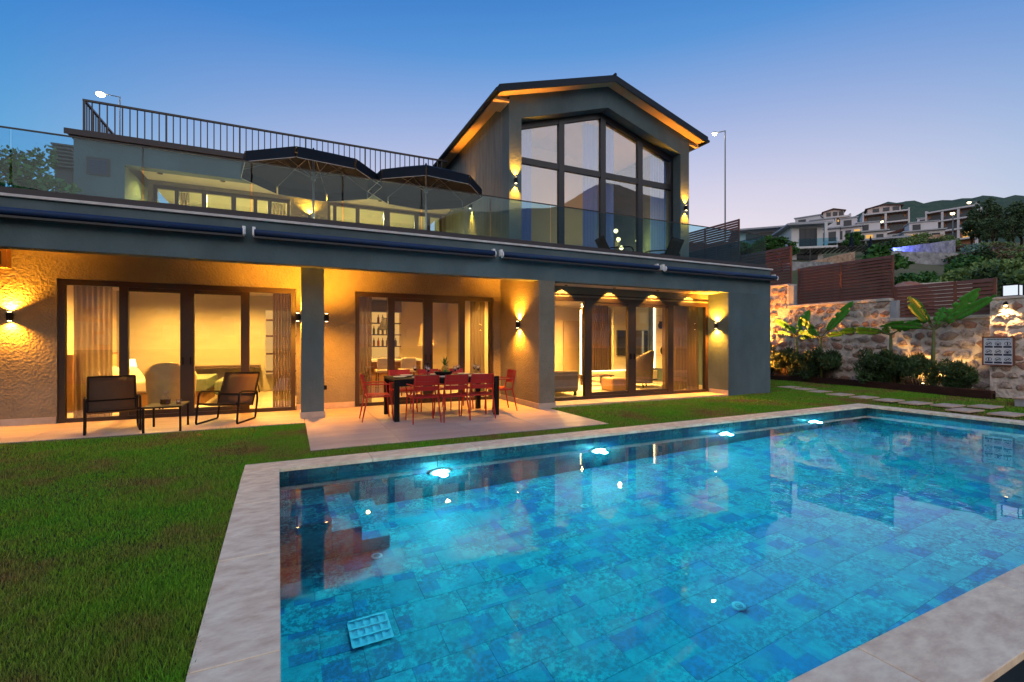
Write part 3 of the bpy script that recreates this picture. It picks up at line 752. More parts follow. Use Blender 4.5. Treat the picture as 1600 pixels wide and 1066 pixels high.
sconce((.58, 9.66, 1.87), (1, 0), 'black wall light on the right face of the column', 46, 28, sz=150, back=.35)
sconce((4.72, 9.62, 1.80), (-1, 0), 'black wall light on the side wall behind the red chairs', 45, 40)
sconce((10.30, 9.05, 1.84), (-1, 0), 'black wall light at the right of the living room door', 40, 40)
sconce((5.12, 10.70, 5.45), (0, -1), 'black wall light on the left pier of the gable', 24, 22, sz=80)
sconce((10.81, 10.70, 5.45), (0, -1), 'black wall light on the right pier of the gable', 24, 22, sz=80)
sconce((4.96, 13.39, 5.50), (-1, 0), 'black wall light on the gable side wall behind the parasol', 20, 40, sz=70)
sconce((.55, 16.0, 5.30), (0, -1), 'black wall light between the two upper porch doors', 30, 30)
ob = bx('socket_box', .581, .64, 9.62, 9.70, .50, .58, 'black_metal'); tag(ob, 'small black socket box low on the right face of the column', 'socket')
vb = bx('vent_box', -4.75, -4.21, 10.55, 10.698, 2.63, 2.94, 'wood_warm'); tag(vb, 'wooden vent box high on the wall at the left edge', 'vent')
bx('grille', -4.72, -4.27, 10.54, 10.549, 2.68, 2.89, 'frame_dark', vb)

# ================================================================== patio, path
pt = MB().box(-9, 4.98, 6.66, 10.72, -.034, -.016)
lawnfront = 8.98
pb = MB(); pb.box(-9, .24, lawnfront, 10.98, -.034, -.012); pb.box(.241, 4.98, 6.66, 10.98, -.034, -.012)
patio = tag(build(pb, 'patio', 'grout', recenter=False), kind='structure'); WPOS[patio.name] = Vector((0,0,0))
for j in range(5):
    y0 = 6.66+j*.86
    for i in range(4):
        xa = .243+i*1.184
        bx('paving_slab', xa+.0025, xa+1.1815, y0+.0025, min(y0+.8575, 10.72), -.011, .0, 'patio_stone', patio, bevel=.002)
for i in range(10):
    xa = .239-(i+1)*.92
    for (ya, yb) in ((lawnfront, 9.85), (9.853, 10.72)):
        bx('paving_slab', xa+.0025, xa+.9175, ya, yb-.0025, -.011, .0, 'patio_stone', patio, bevel=.002)
slabs = [(13.95, 9.55, 'paving slab farthest back beside the house corner'), (13.75, 8.95, 'second paving slab from the house corner'), (13.45, 8.32, 'third paving slab from the house corner'),
         (13.2, 7.62, 'fourth paving slab from the house corner'), (13.08, 6.98, 'paving slab just behind the far corner of the pool'), (12.95, 6.38, 'paving slab right of the far pool corner'),
         (12.9, 5.82, 'paving slab halfway along the short end of the pool'), (13.05, 5.30, 'paving slab beside the pale path turn'), (12.45, 4.78, 'paving slab closest to the coping in the path turn'),
         (13.55, 4.86, 'paving slab nearest the stone step'), (12.5, 4.16, 'paving slab nearest the right edge of the view')]
ps = MB().box(-.30, .30, -.19, .19, 0, .03)
pso = None
for (x, y, lab) in slabs:
    if pso is None: pso = build(ps, 'stepping_stone', 'path_stone', recenter=False, bevel=.004); o = pso
    else: o = pso.copy(); COL.objects.link(o)
    o.location = (x, y, .002); o.rotation_euler = (0, 0, random.uniform(-.05, .05)); tag(o, lab, 'paving slab', 'stepping stones across the lawn')
stp = bx('stone_step', 14.6, 16.2, 3.2, 4.75, -.02, .14, 'concrete'); tag(stp, 'pale concrete step beside the garden wall pier', 'step')
bx('step_top', 14.57, 16.23, 3.17, 4.78, .141, .175, 'path_stone', stp, bevel=.004)

# ================================================================== garden wall, fence, planter (right)
gw = thing('garden_wall', 'stepped rubble stone garden wall with pale cap along the right side', 'stone wall', (17.0, 9, 0))
segs = [(5.95, 8.33, 2.06), (8.332, 11.66, 2.70), (11.662, 16.5, 3.52)]
for a, b, h in segs: bx('mortar_bed', 17.03, 17.45, a, b, -.1, h, 'mortar', gw)
for (a, b, h) in segs:
    n = max(2, round((b-a)/.83))
    for i in range(n): bx('cap_stone', 16.96, 17.5, a+(b-a)*i/n+.002, a+(b-a)*(i+1)/n-.002, h+.001, h+.085, 'cap_stone', gw, bevel=.008)
bx('wall_end', 16.99, 17.46, 8.16, 8.331, 2.10, 2.699, 'concrete', gw); bx('wall_end', 16.99, 17.46, 11.46, 11.661, 2.74, 3.519, 'concrete', gw)
# stones: a dozen shapes shared
def stone_mesh(seed):
    r = random.Random(seed); n = 10; mb = MB(); el = r.uniform(.62, 1.0)
    out_ = []
    for k in range(n):
        th = 2*math.pi*k/n; rad = 1.08+r.uniform(-.32, .16); out_.append((rad*math.cos(th), rad*el*math.sin(th)))
    for (s_, d) in ((1.0, 0), (.93, -.60), (.55, -1.0)):
        for (u, w) in out_:
            mb.v.append((d*.055+r.uniform(-.008, .008), u*s_*.5, w*s_*.5))
    mb.v.append((-.06, 0, 0))
    for q in range(2):
        for k in range(n): k2 = (k+1) % n; mb.f.append([q*n+k, q*n+k2, (q+1)*n+k2, (q+1)*n+k])
    for k in range(n): mb.f.append([2*n+k, 2*n+(k+1) % n, 3*n])
    return mb
shapes = []
for i in range(12):
    o = build(stone_mesh(i), 'stone', 'wall_stone', gw, recenter=False); shapes.append(o)
used = set(); rs = random.Random(11); pts = []
def lay(parent, xf, ya, yb, za, zb, cell_w=.36, cell_h=.27, base=Vector((17.0, 9, 0)), skip=None):
    nz = max(1, round((zb-za)/cell_h)); hh = (zb-za)/nz
    for j in range(nz):
        y = ya+rs.uniform(0, .1)
        while y < yb-.12:
            w = rs.uniform(.6, 1.35)*cell_w; w = min(w, yb-y)
            if w > .12 and rs.random() < .94:
                p = Vector((xf, y+w/2, za+(j+.5)*hh+rs.uniform(-.05, .05)))
                if not (skip and skip(p.y, p.z)):
                    k = rs.randrange(12); src = shapes[k]
                    scl = (rs.uniform(.7, 1.3), w*rs.uniform(.80, .98), hh*rs.uniform(.85, 1.15))
                    if k not in used and parent is gw: used.add(k); o = src
                    else: o = inst(src, 'stone', parent, (0,0,0))
                    o.location = p-base; o.rotation_euler = (rs.uniform(-.35, .35), 0, 0); o.scale = scl
            y += w
lay(gw, 17.035, 5.95, 8.15, .1, 2.04); lay(gw, 17.035, 8.34, 11.45, .1, 2.68); lay(gw, 17.035, 11.67, 13.8, .1, 3.45)
lay(gw, 17.035, 8.14, 8.34, .1, 2.0); lay(gw, 17.035, 11.45, 11.67, .1, 2.62)
for k in range(12):
    if k not in used: bpy.data.objects.remove(shapes[k])
pier = thing('stone_pier', 'square stone pier with glowing lamp at the right edge', 'pier', (17.0, 5.5, 0))
bx('pier_core', 16.78, 17.5, 4.85, 5.93, -.1, 2.52, 'mortar', pier)
bx('cap_stone', 16.74, 17.54, 4.80, 5.96, 2.521, 2.585, 'cap_stone', pier, bevel=.01)
lay(pier, 16.785, 4.9, 5.90, .1, 2.50, .36, .27, Vector((17.0, 5.5, 0)))
lt = thing('square_lantern', 'white glowing square lantern on top of the stone pier', 'lantern', (17.1, 5.6, 2.59))
bx('glow_box', 16.98, 17.24, 5.46, 5.74, 2.62, 2.88, 'lantern_glow', lt)
fm = MB(); fm.box(16.95, 17.27, 5.43, 5.77, 2.586, 2.619); fm.box(16.95, 17.27, 5.43, 5.77, 2.881, 2.91)
for a in (16.952, 17.245):
    for b in (5.432, 5.745): fm.box(a, a+.022, b, b+.022, 2.619, 2.881)
build(fm, 'frame', 'black_metal', lt)
pl = thing('pier_lamp', 'small lamp shining down the front of the stone pier', 'wall light', (16.7, 5.62, 2.38))
build(MB().lathe([(.05, 0), (.055, .02), (.03, .08)], (16.70, 5.60, 2.36), 14), 'shade', 'black_metal', pl)
bx('arm', 16.70, 16.79, 5.59, 5.61, 2.43, 2.455, 'black_metal', pl)
build(MB().lathe([(.03, 0), (.035, .02)], (16.70, 5.60, 2.335), 12), 'bulb', 'lamp_warm', pl)
spot('lamp', pl, (16.66, 5.60, 2.32), (.10, 0, -1), 130, (1, .58, .22), 115, .8, .03)
# pictogram sign on the pier side of the wall
sg = thing('pool_rules_sign', 'wood framed board of nine pool rule pictograms on the stone wall', 'sign', (16.93, 5.86, .80))
SX = 16.70; sy0, sy1, szb, szt = 5.46, 6.02, .82, 1.52
sgm = MB(); sgm.box(SX-.03, SX+.02, sy0-.03, sy0, szb-.03, szt+.03); sgm.box(SX-.03, SX+.02, sy1, sy1+.03, szb-.03, szt+.03); sgm.box(SX-.03, SX+.02, sy0, sy1, szb-.03, szb); sgm.box(SX-.03, SX+.02, sy0, sy1, szt, szt+.03)
build(sgm, 'frame', 'sign_frame', sg); bx('board', SX-.012, SX+.015, sy0, sy1, szb, szt, 'sign_white', sg)
for k in range(2): bx('mounting', SX+.016, 17.06 if k else 16.785, (5.93, 5.5)[1-k], (5.98, 5.55)[1-k], 1.1, 1.2, 'black_metal', sg)
ti = MB()
for k in range(16):
    y = sy1-.06-k*.028; ti.box(SX-.0145, SX-.0125, y-.018, y, szt-.062, szt-.036+(.006 if k % 3 else 0))
build(ti, 'title_lettering', 'sign_ink', sg)
for r_ in range(3):
    for c_ in range(3):
        cyy = sy1-.10-c_*.18; cz = szt-.155-r_*.205
        mb = MB()
        for q in range(20):
            a0, a1 = 2*math.pi*q/20, 2*math.pi*(q+1)/20
            b0 = len(mb.v)
            for (aa, rad) in ((a0, .062), (a1, .062), (a1, .050), (a0, .050)): mb.v.append((SX-.014, cyy+rad*math.cos(aa), cz+rad*math.sin(aa)*.8))
            mb.f.append([b0, b0+1, b0+2, b0+3])
        kind = (r_*3+c_) % 4
        mb.box(SX-.0155, SX-.0135, cyy-.035, cyy+.035, cz-.008, cz+.008) if kind != 2 else mb.box(SX-.0155, SX-.0135, cyy-.012, cyy+.012, cz-.035, cz+.035)
        if kind in (0, 3): mb.prism([(cyy-.046, cz+.030), (cyy-.036, cz+.038), (cyy+.046, cz-.030), (cyy+.036, cz-.038)], 'x', SX-.0175, SX-.016)
        if kind == 1: mb.prism([(cyy-.03, cz-.01), (cyy+.03, cz-.01), (cyy+.01, cz-.04), (cyy-.01, cz-.04)], 'x', SX-.0175, SX-.016)
        build(mb, 'pictogram', 'sign_ink', sg)
        bx('caption', SX-.0155, SX-.0125, cyy-.078, cyy+.078, cz-.108, cz-.060, 'sign_ink', sg)

# slatted fence panels on the wall
slat_me = None
def fence(ya, yb, z0, z1, label, mid=()):
    t = thing('slat_fence', label, 'fence', (17.2, (ya+yb)/2, z0), 'brown slatted fence panels on the garden wall')
    ps_ = [ya, *mid, yb]
    for y in ps_: bx('post', 17.17, 17.23, y-.03, y+.03, z0-.02, z1, 'fence_brown', t, bevel=.004)
    n = round((z1-z0)/.108); st_ = (z1-z0)/n
    for a, b in zip(ps_, ps_[1:]):
        s0 = build(MB().prism([(17.165, 0), (17.185, 0), (17.222, .092), (17.205, .098)], 'y', a+.031, b-.031), 'slat', 'fence_brown', t, recenter=True)
        zc = z0+.01; s0.location.z = zc-z0
        for k in range(1, n):
            inst(s0, 'slat', t, (s0.location.x, s0.location.y, zc+k*st_-z0))
    return t
fence(5.97, 8.28, 2.16, 3.14, 'lowest slatted fence panel, behind the largest banana plant', (6.82,))
fence(8.36, 11.40, 2.80, 4.15, 'middle slatted fence panel, wide with one centre post', (9.9,))
fence(11.70, 13.9, 3.62, 5.06, 'slatted fence panel next to the house corner', ())
fence(14.0, 17.6, 4.72, 6.62, 'highest slatted fence panel, seen beside the gable', (15.8,))
for (a, b, h) in ((13.9, 17.7, 4.70),): tag(bx('retaining_wall', 17.0, 17.5, 16.52, 20, -.1, 4.0, 'mortar'), 'plain mortar retaining wall behind the house', 'wall')

# planter of timber sleepers
pln = thing('timber_planter', 'low dark timber sleeper edge along the foot of the stone wall', 'planter', (16.4, 8.6, 0))
for (x0, y0, x1, y1) in ((16.62, 12.9, 16.35, 9.98), (16.345, 9.97, 16.05, 7.6), (16.045, 7.59, 15.75, 5.5)):
    d = Vector((x1-x0, y1-y0, 0)); nn = Vector((-d.y, d.x, 0)).normalized()*.085; mb = MB()
    P = [Vector((x0,y0,0))+nn, Vector((x0,y0,0))-nn, Vector((x1,y1,0))-nn, Vector((x1,y1,0))+nn]
    mb.prism([(p.x, p.y) for p in P], 'z', -.03, .20); build(mb, 'sleeper', 'timber', pln, bevel=.012)
so = build(MB().prism([(16.58, 13.2), (16.30, 9.98), (16.0, 7.6), (15.72, 5.45), (17.0, 5.9), (17.0, 13.2)], 'z', -.03, .13), 'soil', 'soil', pln)

# ------------------------------------------------------------------ leaves
def leaf_cloud(mb, centres, n, size, rng_, aspect=.28, up=.0, flat=False):
    """n leaf faces spread through ellipsoids (c, r)"""
    tot = sum(r[0]*r[1]*r[2] for c, r in centres); V = []; Fc = []
    for c, r in centres:
        k = max(6, int(n*(r[0]*r[1]*r[2])/tot))
        d = rng_.normal(size=(k, 3)); d /= np.linalg.norm(d, axis=1)[:, None]
        rad = rng_.uniform(.25, 1, size=k)**.45
        lump = 1+.22*np.sin(d[:, 0]*5+c[0]*3)*np.cos(d[:, 1]*6+c[1]*2+d[:, 2]*4)
        p = np.array(c)+d*np.array(r)*(rad*lump)[:, None]
        ax = rng_.normal(size=(k, 3)); ax[:, 2] += up; ax += d*.8; ax /= np.linalg.norm(ax, axis=1)[:, None]
        sd = np.cross(ax, rng_.normal(size=(k, 3))); sd /= np.linalg.norm(sd, axis=1)[:, None]
        s_ = size*rng_.uniform(.55, 1.35, size=k)[:, None]
        a = p-ax*s_*.5; b_ = p+sd*s_*aspect; c_ = p+ax*s_*.5; d_ = p-sd*s_*aspect
        V.append(np.stack([a, b_, c_, d_], 1).reshape(-1, 3))
    V = np.concatenate(V); b0 = len(mb.v); mb.v += [tuple(x) for x in V]
    mb.f += [[b0+4*i, b0+4*i+1, b0+4*i+2, b0+4*i+3] for i in range(len(V)//4)]
    return mb
nprng = np.random.default_rng(5)
def fast_build(mb, name, material, parent, loc=(0,0,0)):
    me = bpy.data.meshes.new(name); me.from_pydata(mb.v, [], mb.f); me.materials.append(MATS[material])
    o = bpy.data.objects.new(name, me); COL.objects.link(o); o.parent = parent; o.location = loc
    return o
# oleander shrubs in the planter
def shrub_proto(seed, n, leaf, h, w, material, size, stems=7, cl=13, aspect=.11):
    g_ = np.random.default_rng(seed); t = thing('shrub', 'shrub', 'shrub', (0,0,0))
    cs = []; sm = MB()
    for i in range(cl):
        a = g_.uniform(0, 6.28); r_ = g_.uniform(.15, .75)*w; zz = g_.uniform(.16, .80)*h
        cs.append(((r_*math.cos(a), r_*math.sin(a), zz), (g_.uniform(.25, .42)*w, g_.uniform(.25, .42)*w, g_.uniform(.16, .28)*h)))
    for i in range(stems):
        c = cs[i % cl][0]; sm.tube([(c[0]*.25, c[1]*.25, 0), (c[0]*.6, c[1]*.6, c[2]*.5), c], [.014, .010, .005], 5)
    fast_build(leaf_cloud(MB(), cs, n, size, g_, aspect, up=1.2), 'foliage', material, t)
    build(sm, 'stem', 'bark', t, recenter=False)
    return t
protos = [shrub_proto(20+i, 3200, None, 1.0, .52, 'leaf_shrub', .13) for i in range(3)]
spots = [(16.70, 12.2, 1.05, 'dark shrub closest to the house corner in the planter'), (16.64, 11.55, 1.0, 'second dark shrub from the house corner'), (16.62, 10.95, .95, 'dark shrub under the left banana plant'),
         (16.58, 10.4, 1.0, 'dark shrub under the second banana plant'), (16.55, 9.88, .95, 'dark shrub at the right end of the left shrub row'),
         (16.42, 8.45, 1.05, 'tall dark shrub left of the third banana plant'), (16.40, 7.95, 1.0, 'dark shrub at the foot of the third banana plant'),
         (16.34, 7.35, .9, 'shrub lit gold by the ground spotlight'), (16.25, 6.65, .82, 'shrub right of the tallest banana plant'), (16.22, 6.2, .72, 'small loose shrub at the right end of the planter')]
for i, (x, y, s_, lab) in enumerate(spots):
    o = protos[i] if i < 3 else copy_tree(protos[i % 3])
    place(o, (x, y, .10), random.uniform(0, 6), s_*1.12); tag(o, lab, 'shrub', 'shrubs in the timber planter')
# banana plants
def banana(loc, h, leaves, label, seed):
    r = random.Random(seed); t = thing('banana_plant', label, 'banana plant', (0,0,0), 'banana plants by the stone wall')
    top = (r.uniform(-.05, .05), r.uniform(-.06, .06), h)
    build(MB().tube([(0,0,0), (top[0]*.4, top[1]*.4, h*.5), top], [.062, .05, .032], 10), 'trunk', 'stem_banana', t, smooth=True, recenter=False)
    for (az, el, ln, wd_, droop) in leaves:
        a = R(az); mb = MB(); nseg = 16
        st_ = .32*ln
        def axis(s):
            # distance along leaf stalk+blade
            rr = s*math.cos(R(el)); zz = s*math.sin(R(el))-droop*(s/ln)**2*ln*.5
            return Vector((top[0]+math.cos(a)*rr, top[1]+math.sin(a)*rr, h+zz-.05))
        side = Vector((-math.sin(a), math.cos(a), 0)); tg = Vector((math.cos(a)*math.cos(R(el)), math.sin(a)*math.cos(R(el)), math.sin(R(el)))); tws = R(58)*(1 if math.sin(a) > 0 else -1); side = (side*math.cos(tws)+tg.cross(side)*math.sin(tws)).normalized(); fup = side.cross(tg).normalized(); fup = fup*(-1 if fup.x > 0 else 1)
        L_ = MB(); b0 = 0
        for i in range(nseg+1):
            s = st_*.75+(ln*1.15-st_*.75)*i/nseg; c = axis(s); f_ = i/nseg
            w = wd_*.5*(math.sin(math.pi*min(1, f_*.93+.07))**.55)*(1 if f_ < .97 else .25)
            jag = 1-.14*r.random()
            fold = .25*w
            L_.v += [tuple(c+side*w*jag+fup*fold), tuple(c+side*w*.5*jag+fup*fold*.62), tuple(c), tuple(c-side*w*.5*jag+fup*fold*.62), tuple(c-side*w*jag+fup*fold)]
        for i in range(nseg):
            for q in range(4):
                if q in (0, 3) and r.random() < .17: continue
                L_.f.append([i*5+q, i*5+q+1, i*5+q+6, i*5+q+5])
        lf = build(L_, 'leaf', 'leaf_banana', t, recenter=False, smooth=True)
        md = lf.modifiers.new('solid', 'SOLIDIFY'); md.thickness = .004
        build(MB().tube([tuple(axis(s*ln*1.1/8)+Vector((0,0,-.008))) for s in range(9)], [.022, .020, .017, .014, .012, .010, .008, .006, .003], 6), 'midrib', 'stem_banana', lf, recenter=False)
    place(t, loc)
    return t
# azimuth: 90 away along the wall (left in view), -90 towards the right of view, 180 towards the pool
banana((16.55, 11.0, .1), 1.55, ((95, 58, 1.25, .40, .70), (-80, 70, 1.1, .32, .35), (100, 30, .7, .22, .5), (-100, 35, .8, .26, .7), (180, 60, .6, .2, .5)), 'banana plant nearest the house, before the amber lit wall', 1)
banana((16.52, 10.15, .1), 1.50, ((100, 58, 1.15, .38, .5), (-78, 54, 1.4, .32, .1), (-95, 20, .9, .22, .3), (170, 40, .65, .24, .5), (85, 20, .7, .24, .6)), 'second banana plant from the house with one leaf raised right', 2)
banana((16.42, 8.02, .1), 1.58, ((95, 18, 1.25, .30, .35), (85, 24, .8, .25, .4), (-85, 35, .9, .30, .3), (180, 40, .5, .2, .5)), 'third banana plant with long low leaves reaching left', 3)
banana((16.34, 6.98, .1), 1.70, ((100, 64, 1.10, .46, .20), (112, 24, 1.15, .32, .55), (-74, 52, 1.30, .38, .10), (-84, 38, 1.40, .30, .12), (70, 70, .8, .32, .4), (-100, 72, .7, .26, .3)), 'tallest banana plant with broad bright leaves before the lowest fence', 4)
gl1 = thing('ground_spotlight', 'ground spotlight at the house end of the planter', 'spotlight', (16.0, 12.7, 0))
build(MB().lathe([(.012, 0), (.012, .40), (.04, .41), (.05, .50)], (16.0, 12.7, -.03), 12), 'housing', 'black_metal', gl1)
build(MB().lathe([(.04, 0), (.04, .004)], (16.0, 12.7, .473), 12), 'lens', 'lamp_warm', gl1)
spot('lamp', gl1, (16.05, 12.65, .52), (1, -.75, .75), 1700, AMBER, 120, .6, .03)
gl1b = thing('ground_spotlight', 'small ground spotlight behind the shrub row, farther right', 'spotlight', (16.72, 10.2, .13))
build(MB().lathe([(.012, 0), (.012, .40), (.04, .41), (.05, .50)], (16.86, 10.3, .13), 12), 'housing', 'black_metal', gl1b)
build(MB().lathe([(.04, 0), (.04, .004)], (16.86, 10.3, .632), 12), 'lens', 'lamp_warm', gl1b)
spot('lamp', gl1b, (16.78, 10.3, .66), (.16, .1, 1), 260, AMBER, 160, .6, .03)
gl2 = thing('ground_spotlight', 'ground spotlight shining through the gold lit shrub', 'spotlight', (16.05, 7.35, .13))
build(MB().lathe([(.04, 0), (.05, .09)], (16.42, 7.22, .13), 12), 'housing', 'black_metal', gl2)
build(MB().lathe([(.04, 0), (.04, .004)], (16.42, 7.22, .222), 12), 'lens', 'lamp_warm', gl2)
spot('lamp', gl2, (16.42, 7.22, .25), (.35, .05, 1), 150, (1, .58, .16), 140, .6, .03)

# ================================================================== patio furniture
def red_chair():
    t = thing('dining_chair', 'chair', 'chair', (0,0,0)); mt_ = 'red_metal'
    for s in (-1, 1):
        build(MB().tube([(s*.235, .21, .44), (s*.25, .245, 0)], [.014, .011], 8), 'leg', mt_, t)
        build(MB().tube([(s*.22, -.20, .44), (s*.245, -.29, 0)], [.014, .011], 8), 'leg', mt_, t)
        build(MB().tube([(s*.22, -.19, .43), (s*.215, -.235, .62), (s*.205, -.275, .83)], .013, 8), 'back_post', mt_, t)
        build(MB().tube([(s*.235, .20, .44), (s*.262, .19, .63), (s*.262, .16, .655), (s*.255, -.05, .66), (s*.213, -.245, .655)], .012, 8), 'armrest', mt_, t)
    fr_ = MB(); fr_.tube([(-.225, .21, .435), (.225, .21, .435)], .012, 8); fr_.tube([(-.215, -.19, .435), (.215, -.19, .435)], .012, 8)
    for s in (-1, 1): fr_.tube([(s*.23, .21, .435), (s*.217, -.19, .435)], .012, 8)
    build(fr_, 'seat_frame', mt_, t)
    for i in range(6):
        y = .185-i*.07
        def sf(u, v, y=y): x = (u-.5)*.45; return (x, y-.03+v*.06, .452-.016*math.cos(math.pi*(u-.5)))
        m_ = MB().grid(sf, 8, 1); o = build(m_, 'seat_slat', mt_, t); md = o.modifiers.new('s', 'SOLIDIFY'); md.thickness = .008
    for (z, hh_) in ((.60, .075), (.69, .075), (.78, .095)):
        def bf(u, v, z=z, hh_=hh_):
            x = (u-.5)*.42; zz = z-hh_/2+v*hh_; return (x, -.225-(zz-.62)*.19-.045*math.cos(math.pi*(u-.5)), zz)
        o = build(MB().grid(bf, 8, 1), 'back_slat', mt_, t); md = o.modifiers.new('s', 'SOLIDIFY'); md.thickness = .008
    return t
ch0 = red_chair(); firstc = True
for (x, y, rz, lab) in ((2.14, 8.26, 0, 'red metal armchair on the near side, leftmost of three'), (2.66, 8.24, 3, 'red metal armchair on the near side, in the middle'), (3.19, 8.28, -2, 'red metal armchair on the near side, rightmost of three'),
                        (2.06, 9.60, 180, 'red metal armchair on the far side by the window, left'), (2.66, 9.62, 177, 'red metal armchair on the far side by the window, middle'), (3.24, 9.60, 183, 'red metal armchair on the far side by the window, right'),
                        (1.44, 8.80, -92, 'red metal armchair at the left head of the dining table'), (3.93, 8.95, 86, 'red metal armchair at the right head of the dining table')):
    o = ch0 if firstc else copy_tree(ch0); firstc = False
    place(o, (x, y, 0), R(rz)); tag(o, lab, 'chair', 'red chairs around the dining table')
tb = thing('dining_table', 'long black outdoor dining table set for eight', 'table', (2.66, 8.9, 0))
bx('tabletop', 1.66, 3.66, 8.36, 9.42, .70, .745, 'black_metal', tb, bevel=.006)
for x in (1.66, 3.57):
    for y in (8.36, 9.33): bx('leg', x+.002, x+.09, y+.002, y+.09, 0, .699, 'black_metal', tb, bevel=.004)
bx('apron', 1.752, 3.57, 8.375, 8.40, .62, .699, 'black_metal', tb); bx('apron', 1.752, 3.57, 9.38, 9.405, .62, .699, 'black_metal', tb)
seats = [(2.14, 8.56), (2.66, 8.56), (3.19, 8.56), (2.06, 9.22), (2.66, 9.22), (3.24, 9.22), (1.86, 8.85), (3.46, 8.92)]
wh = ['near left', 'near middle', 'near right', 'far left', 'far middle', 'far right', 'left head', 'right head']
pl0 = None; gl0 = None
for (x, y), w in zip(seats, wh):
    if pl0 is None: pl0 = o = build(MB().lathe([(.05, 0), (.085, .004), (.13, .018), (.128, .020), (.08, .008)], (0,0,0), 24), 'plate', 'porcelain', recenter=False, smooth=True)
    else: o = pl0.copy(); COL.objects.link(o)
    o.location = (x, y, .746); tag(o, f'white plate at the {w} place on the dining table', 'plate', 'plates on the dining table')
for (x, y), w in zip([(2.34, 8.64), (2.86, 8.64), (3.36, 8.70), (2.2, 9.10), (2.44, 9.14), (2.84, 9.12), (3.08, 9.10), (3.44, 9.14)], wh):
    if gl0 is None:
        gl0 = o = thing('wine_glass', 'g', 'glass', (0,0,0))
        build(MB().lathe([(.034, 0), (.034, .003), (.005, .008), (.004, .085), (.02, .10), (.040, .135), (.042, .155), (.034, .20), (.033, .20), (.041, .155), (.039, .136), (.018, .102)], (0,0,0), 18), 'bowl', 'clear_glass', o, recenter=False, smooth=True)
        build(MB().lathe([(.016, .103), (.036, .136), (.036, .142)], (0,0,0), 16), 'wine', 'wine', o, recenter=False)
    else: o = copy_tree(gl0)
    place(o, (x, y, .746)); tag(o, f'wine glass at the {w} place on the dining table', 'wine glass', 'wine glasses on the dining table')
fb = thing('fruit_bowl', 'dark bowl of fruit with a pineapple in the middle of the dining table', 'fruit bowl', (2.72, 8.92, .746))
build(MB().lathe([(.09, 0), (.15, .03), (.19, .085), (.18, .088), (.14, .04), (.08, .02)], (2.72, 8.92, .746), 24), 'bowl', 'black_metal', fb, smooth=True)
build(MB().lathe([(.03, 0), (.055, .03), (.06, .08), (.05, .13), (.025, .15)], (2.74, 8.92, .80), 14), 'pineapple', 'fruit_yellow', fb, smooth=True)
cr_ = MB()
for k in range(16):
    a = k*2.4; t_ = .35+.55*((k % 5)/5); b0 = Vector((2.74, 8.92, .945)); d = Vector((math.cos(a)*(1-t_), math.sin(a)*(1-t_), t_+.2)).normalized(); sd = d.cross(Vector((0,0,1))).normalized()*.014
    ln = .12+.05*(k % 3); e = b0+d*ln; i0 = len(cr_.v); cr_.v += [tuple(b0+sd), tuple(b0-sd), tuple(b0+d*ln*.6-sd*.7), tuple(e), tuple(b0+d*ln*.6+sd*.7)]; cr_.f.append([i0, i0+1, i0+2, i0+3, i0+4])
build(cr_, 'crown_leaves', 'leaf_garden', fb)
for k, (dx, dy, mm) in enumerate(((-.09, -.03, 'fruit_red'), (-.06, .07, 'fruit_yellow'), (.10, .02, 'fruit_red'), (.07, -.08, 'fruit_yellow'), (0, -.10, 'leaf_garden'))):
    build(MB().lathe([(.006, 0), (.032, .02), (.036, .04), (.028, .065), (.008, .074)], (2.72+dx, 8.92+dy, .80), 12), 'fruit', mm, fb, smooth=True)
cs_ = thing('candle_stand', 'thin dark candle stand left of the fruit bowl on the table', 'candle stand', (2.40, 8.9, .746))
build(MB().lathe([(.05, 0), (.05, .008), (.006, .012), (.006, .24), (.05, .25), (.05, .262)], (2.40, 8.90, .746), 14), 'stand', 'black_metal', cs_)

def lounger():
    t = thing('lounge_chair', 'c', 'chair', (0,0,0))
    for s in (-1, 1):
        x = s*.33
        loop = [(x, .34, .012), (x, -.30, .012), (x, -.335, .03), (x, -.42, .36), (x, -.40, .47), (x, -.36, .50), (x, .18, .55), (x, .25, .53), (x, .285, .48), (x, .36, .04), (x, .34, .012)]
        build(MB().tube(loop, .017, 8), 'side_frame', 'black_metal', t)
    def seat(u, v): return ((u-.5)*.60, .31-v*.58, .36-.10*v-.02*math.sin(math.pi*v))
    def back(u, v): return ((u-.5)*.60, -.27-v*.30, .26+v*.56)
    for fn, nm in ((seat, 'seat_sling'), (back, 'back_sling')):
        o = build(MB().grid(fn, 2, 6), nm, 'sling', t, smooth=True); md = o.modifiers.new('s', 'SOLIDIFY'); md.thickness = .012
    fr_ = MB()
    for s in (-1, 1): fr_.tube([(s*.305, .32, .355), (s*.305, -.02, .30), (s*.305, -.27, .255), (s*.305, -.57, .825)], .014, 8)
    fr_.tube([(-.305, -.57, .825), (.305, -.57, .825)], .014, 8); fr_.tube([(-.33, .30, .345), (.33, .30, .345)], .013, 8); fr_.tube([(-.33, -.36, .45), (.33, -.36, .45)], .013, 8)
    build(fr_, 'sling_frame', 'black_metal', t)
    return t
lg = lounger(); place(lg, (-2.56, 9.55, 0), R(196)); tag(lg, 'dark sling lounge chair left of the low table, facing the lawn', 'lounge chair', 'dark sling lounge chairs')
o = copy_tree(lg); place(o, (-1.0, 9.72, 0), R(160)); tag(o, 'dark sling lounge chair right of the low table', 'lounge chair', 'dark sling lounge chairs')
o = copy_tree(lg); place(o, (7.9, 10.15, 3.363), R(-105), .95); tag(o, 'dark lounge chair on the balcony before the gable window, left', 'lounge chair', 'dark sling lounge chairs')
o = copy_tree(lg); place(o, (9.2, 10.0, 3.363), R(15), .95); tag(o, 'dark lounge chair on the balcony before the gable window, right', 'lounge chair', 'dark sling lounge chairs')
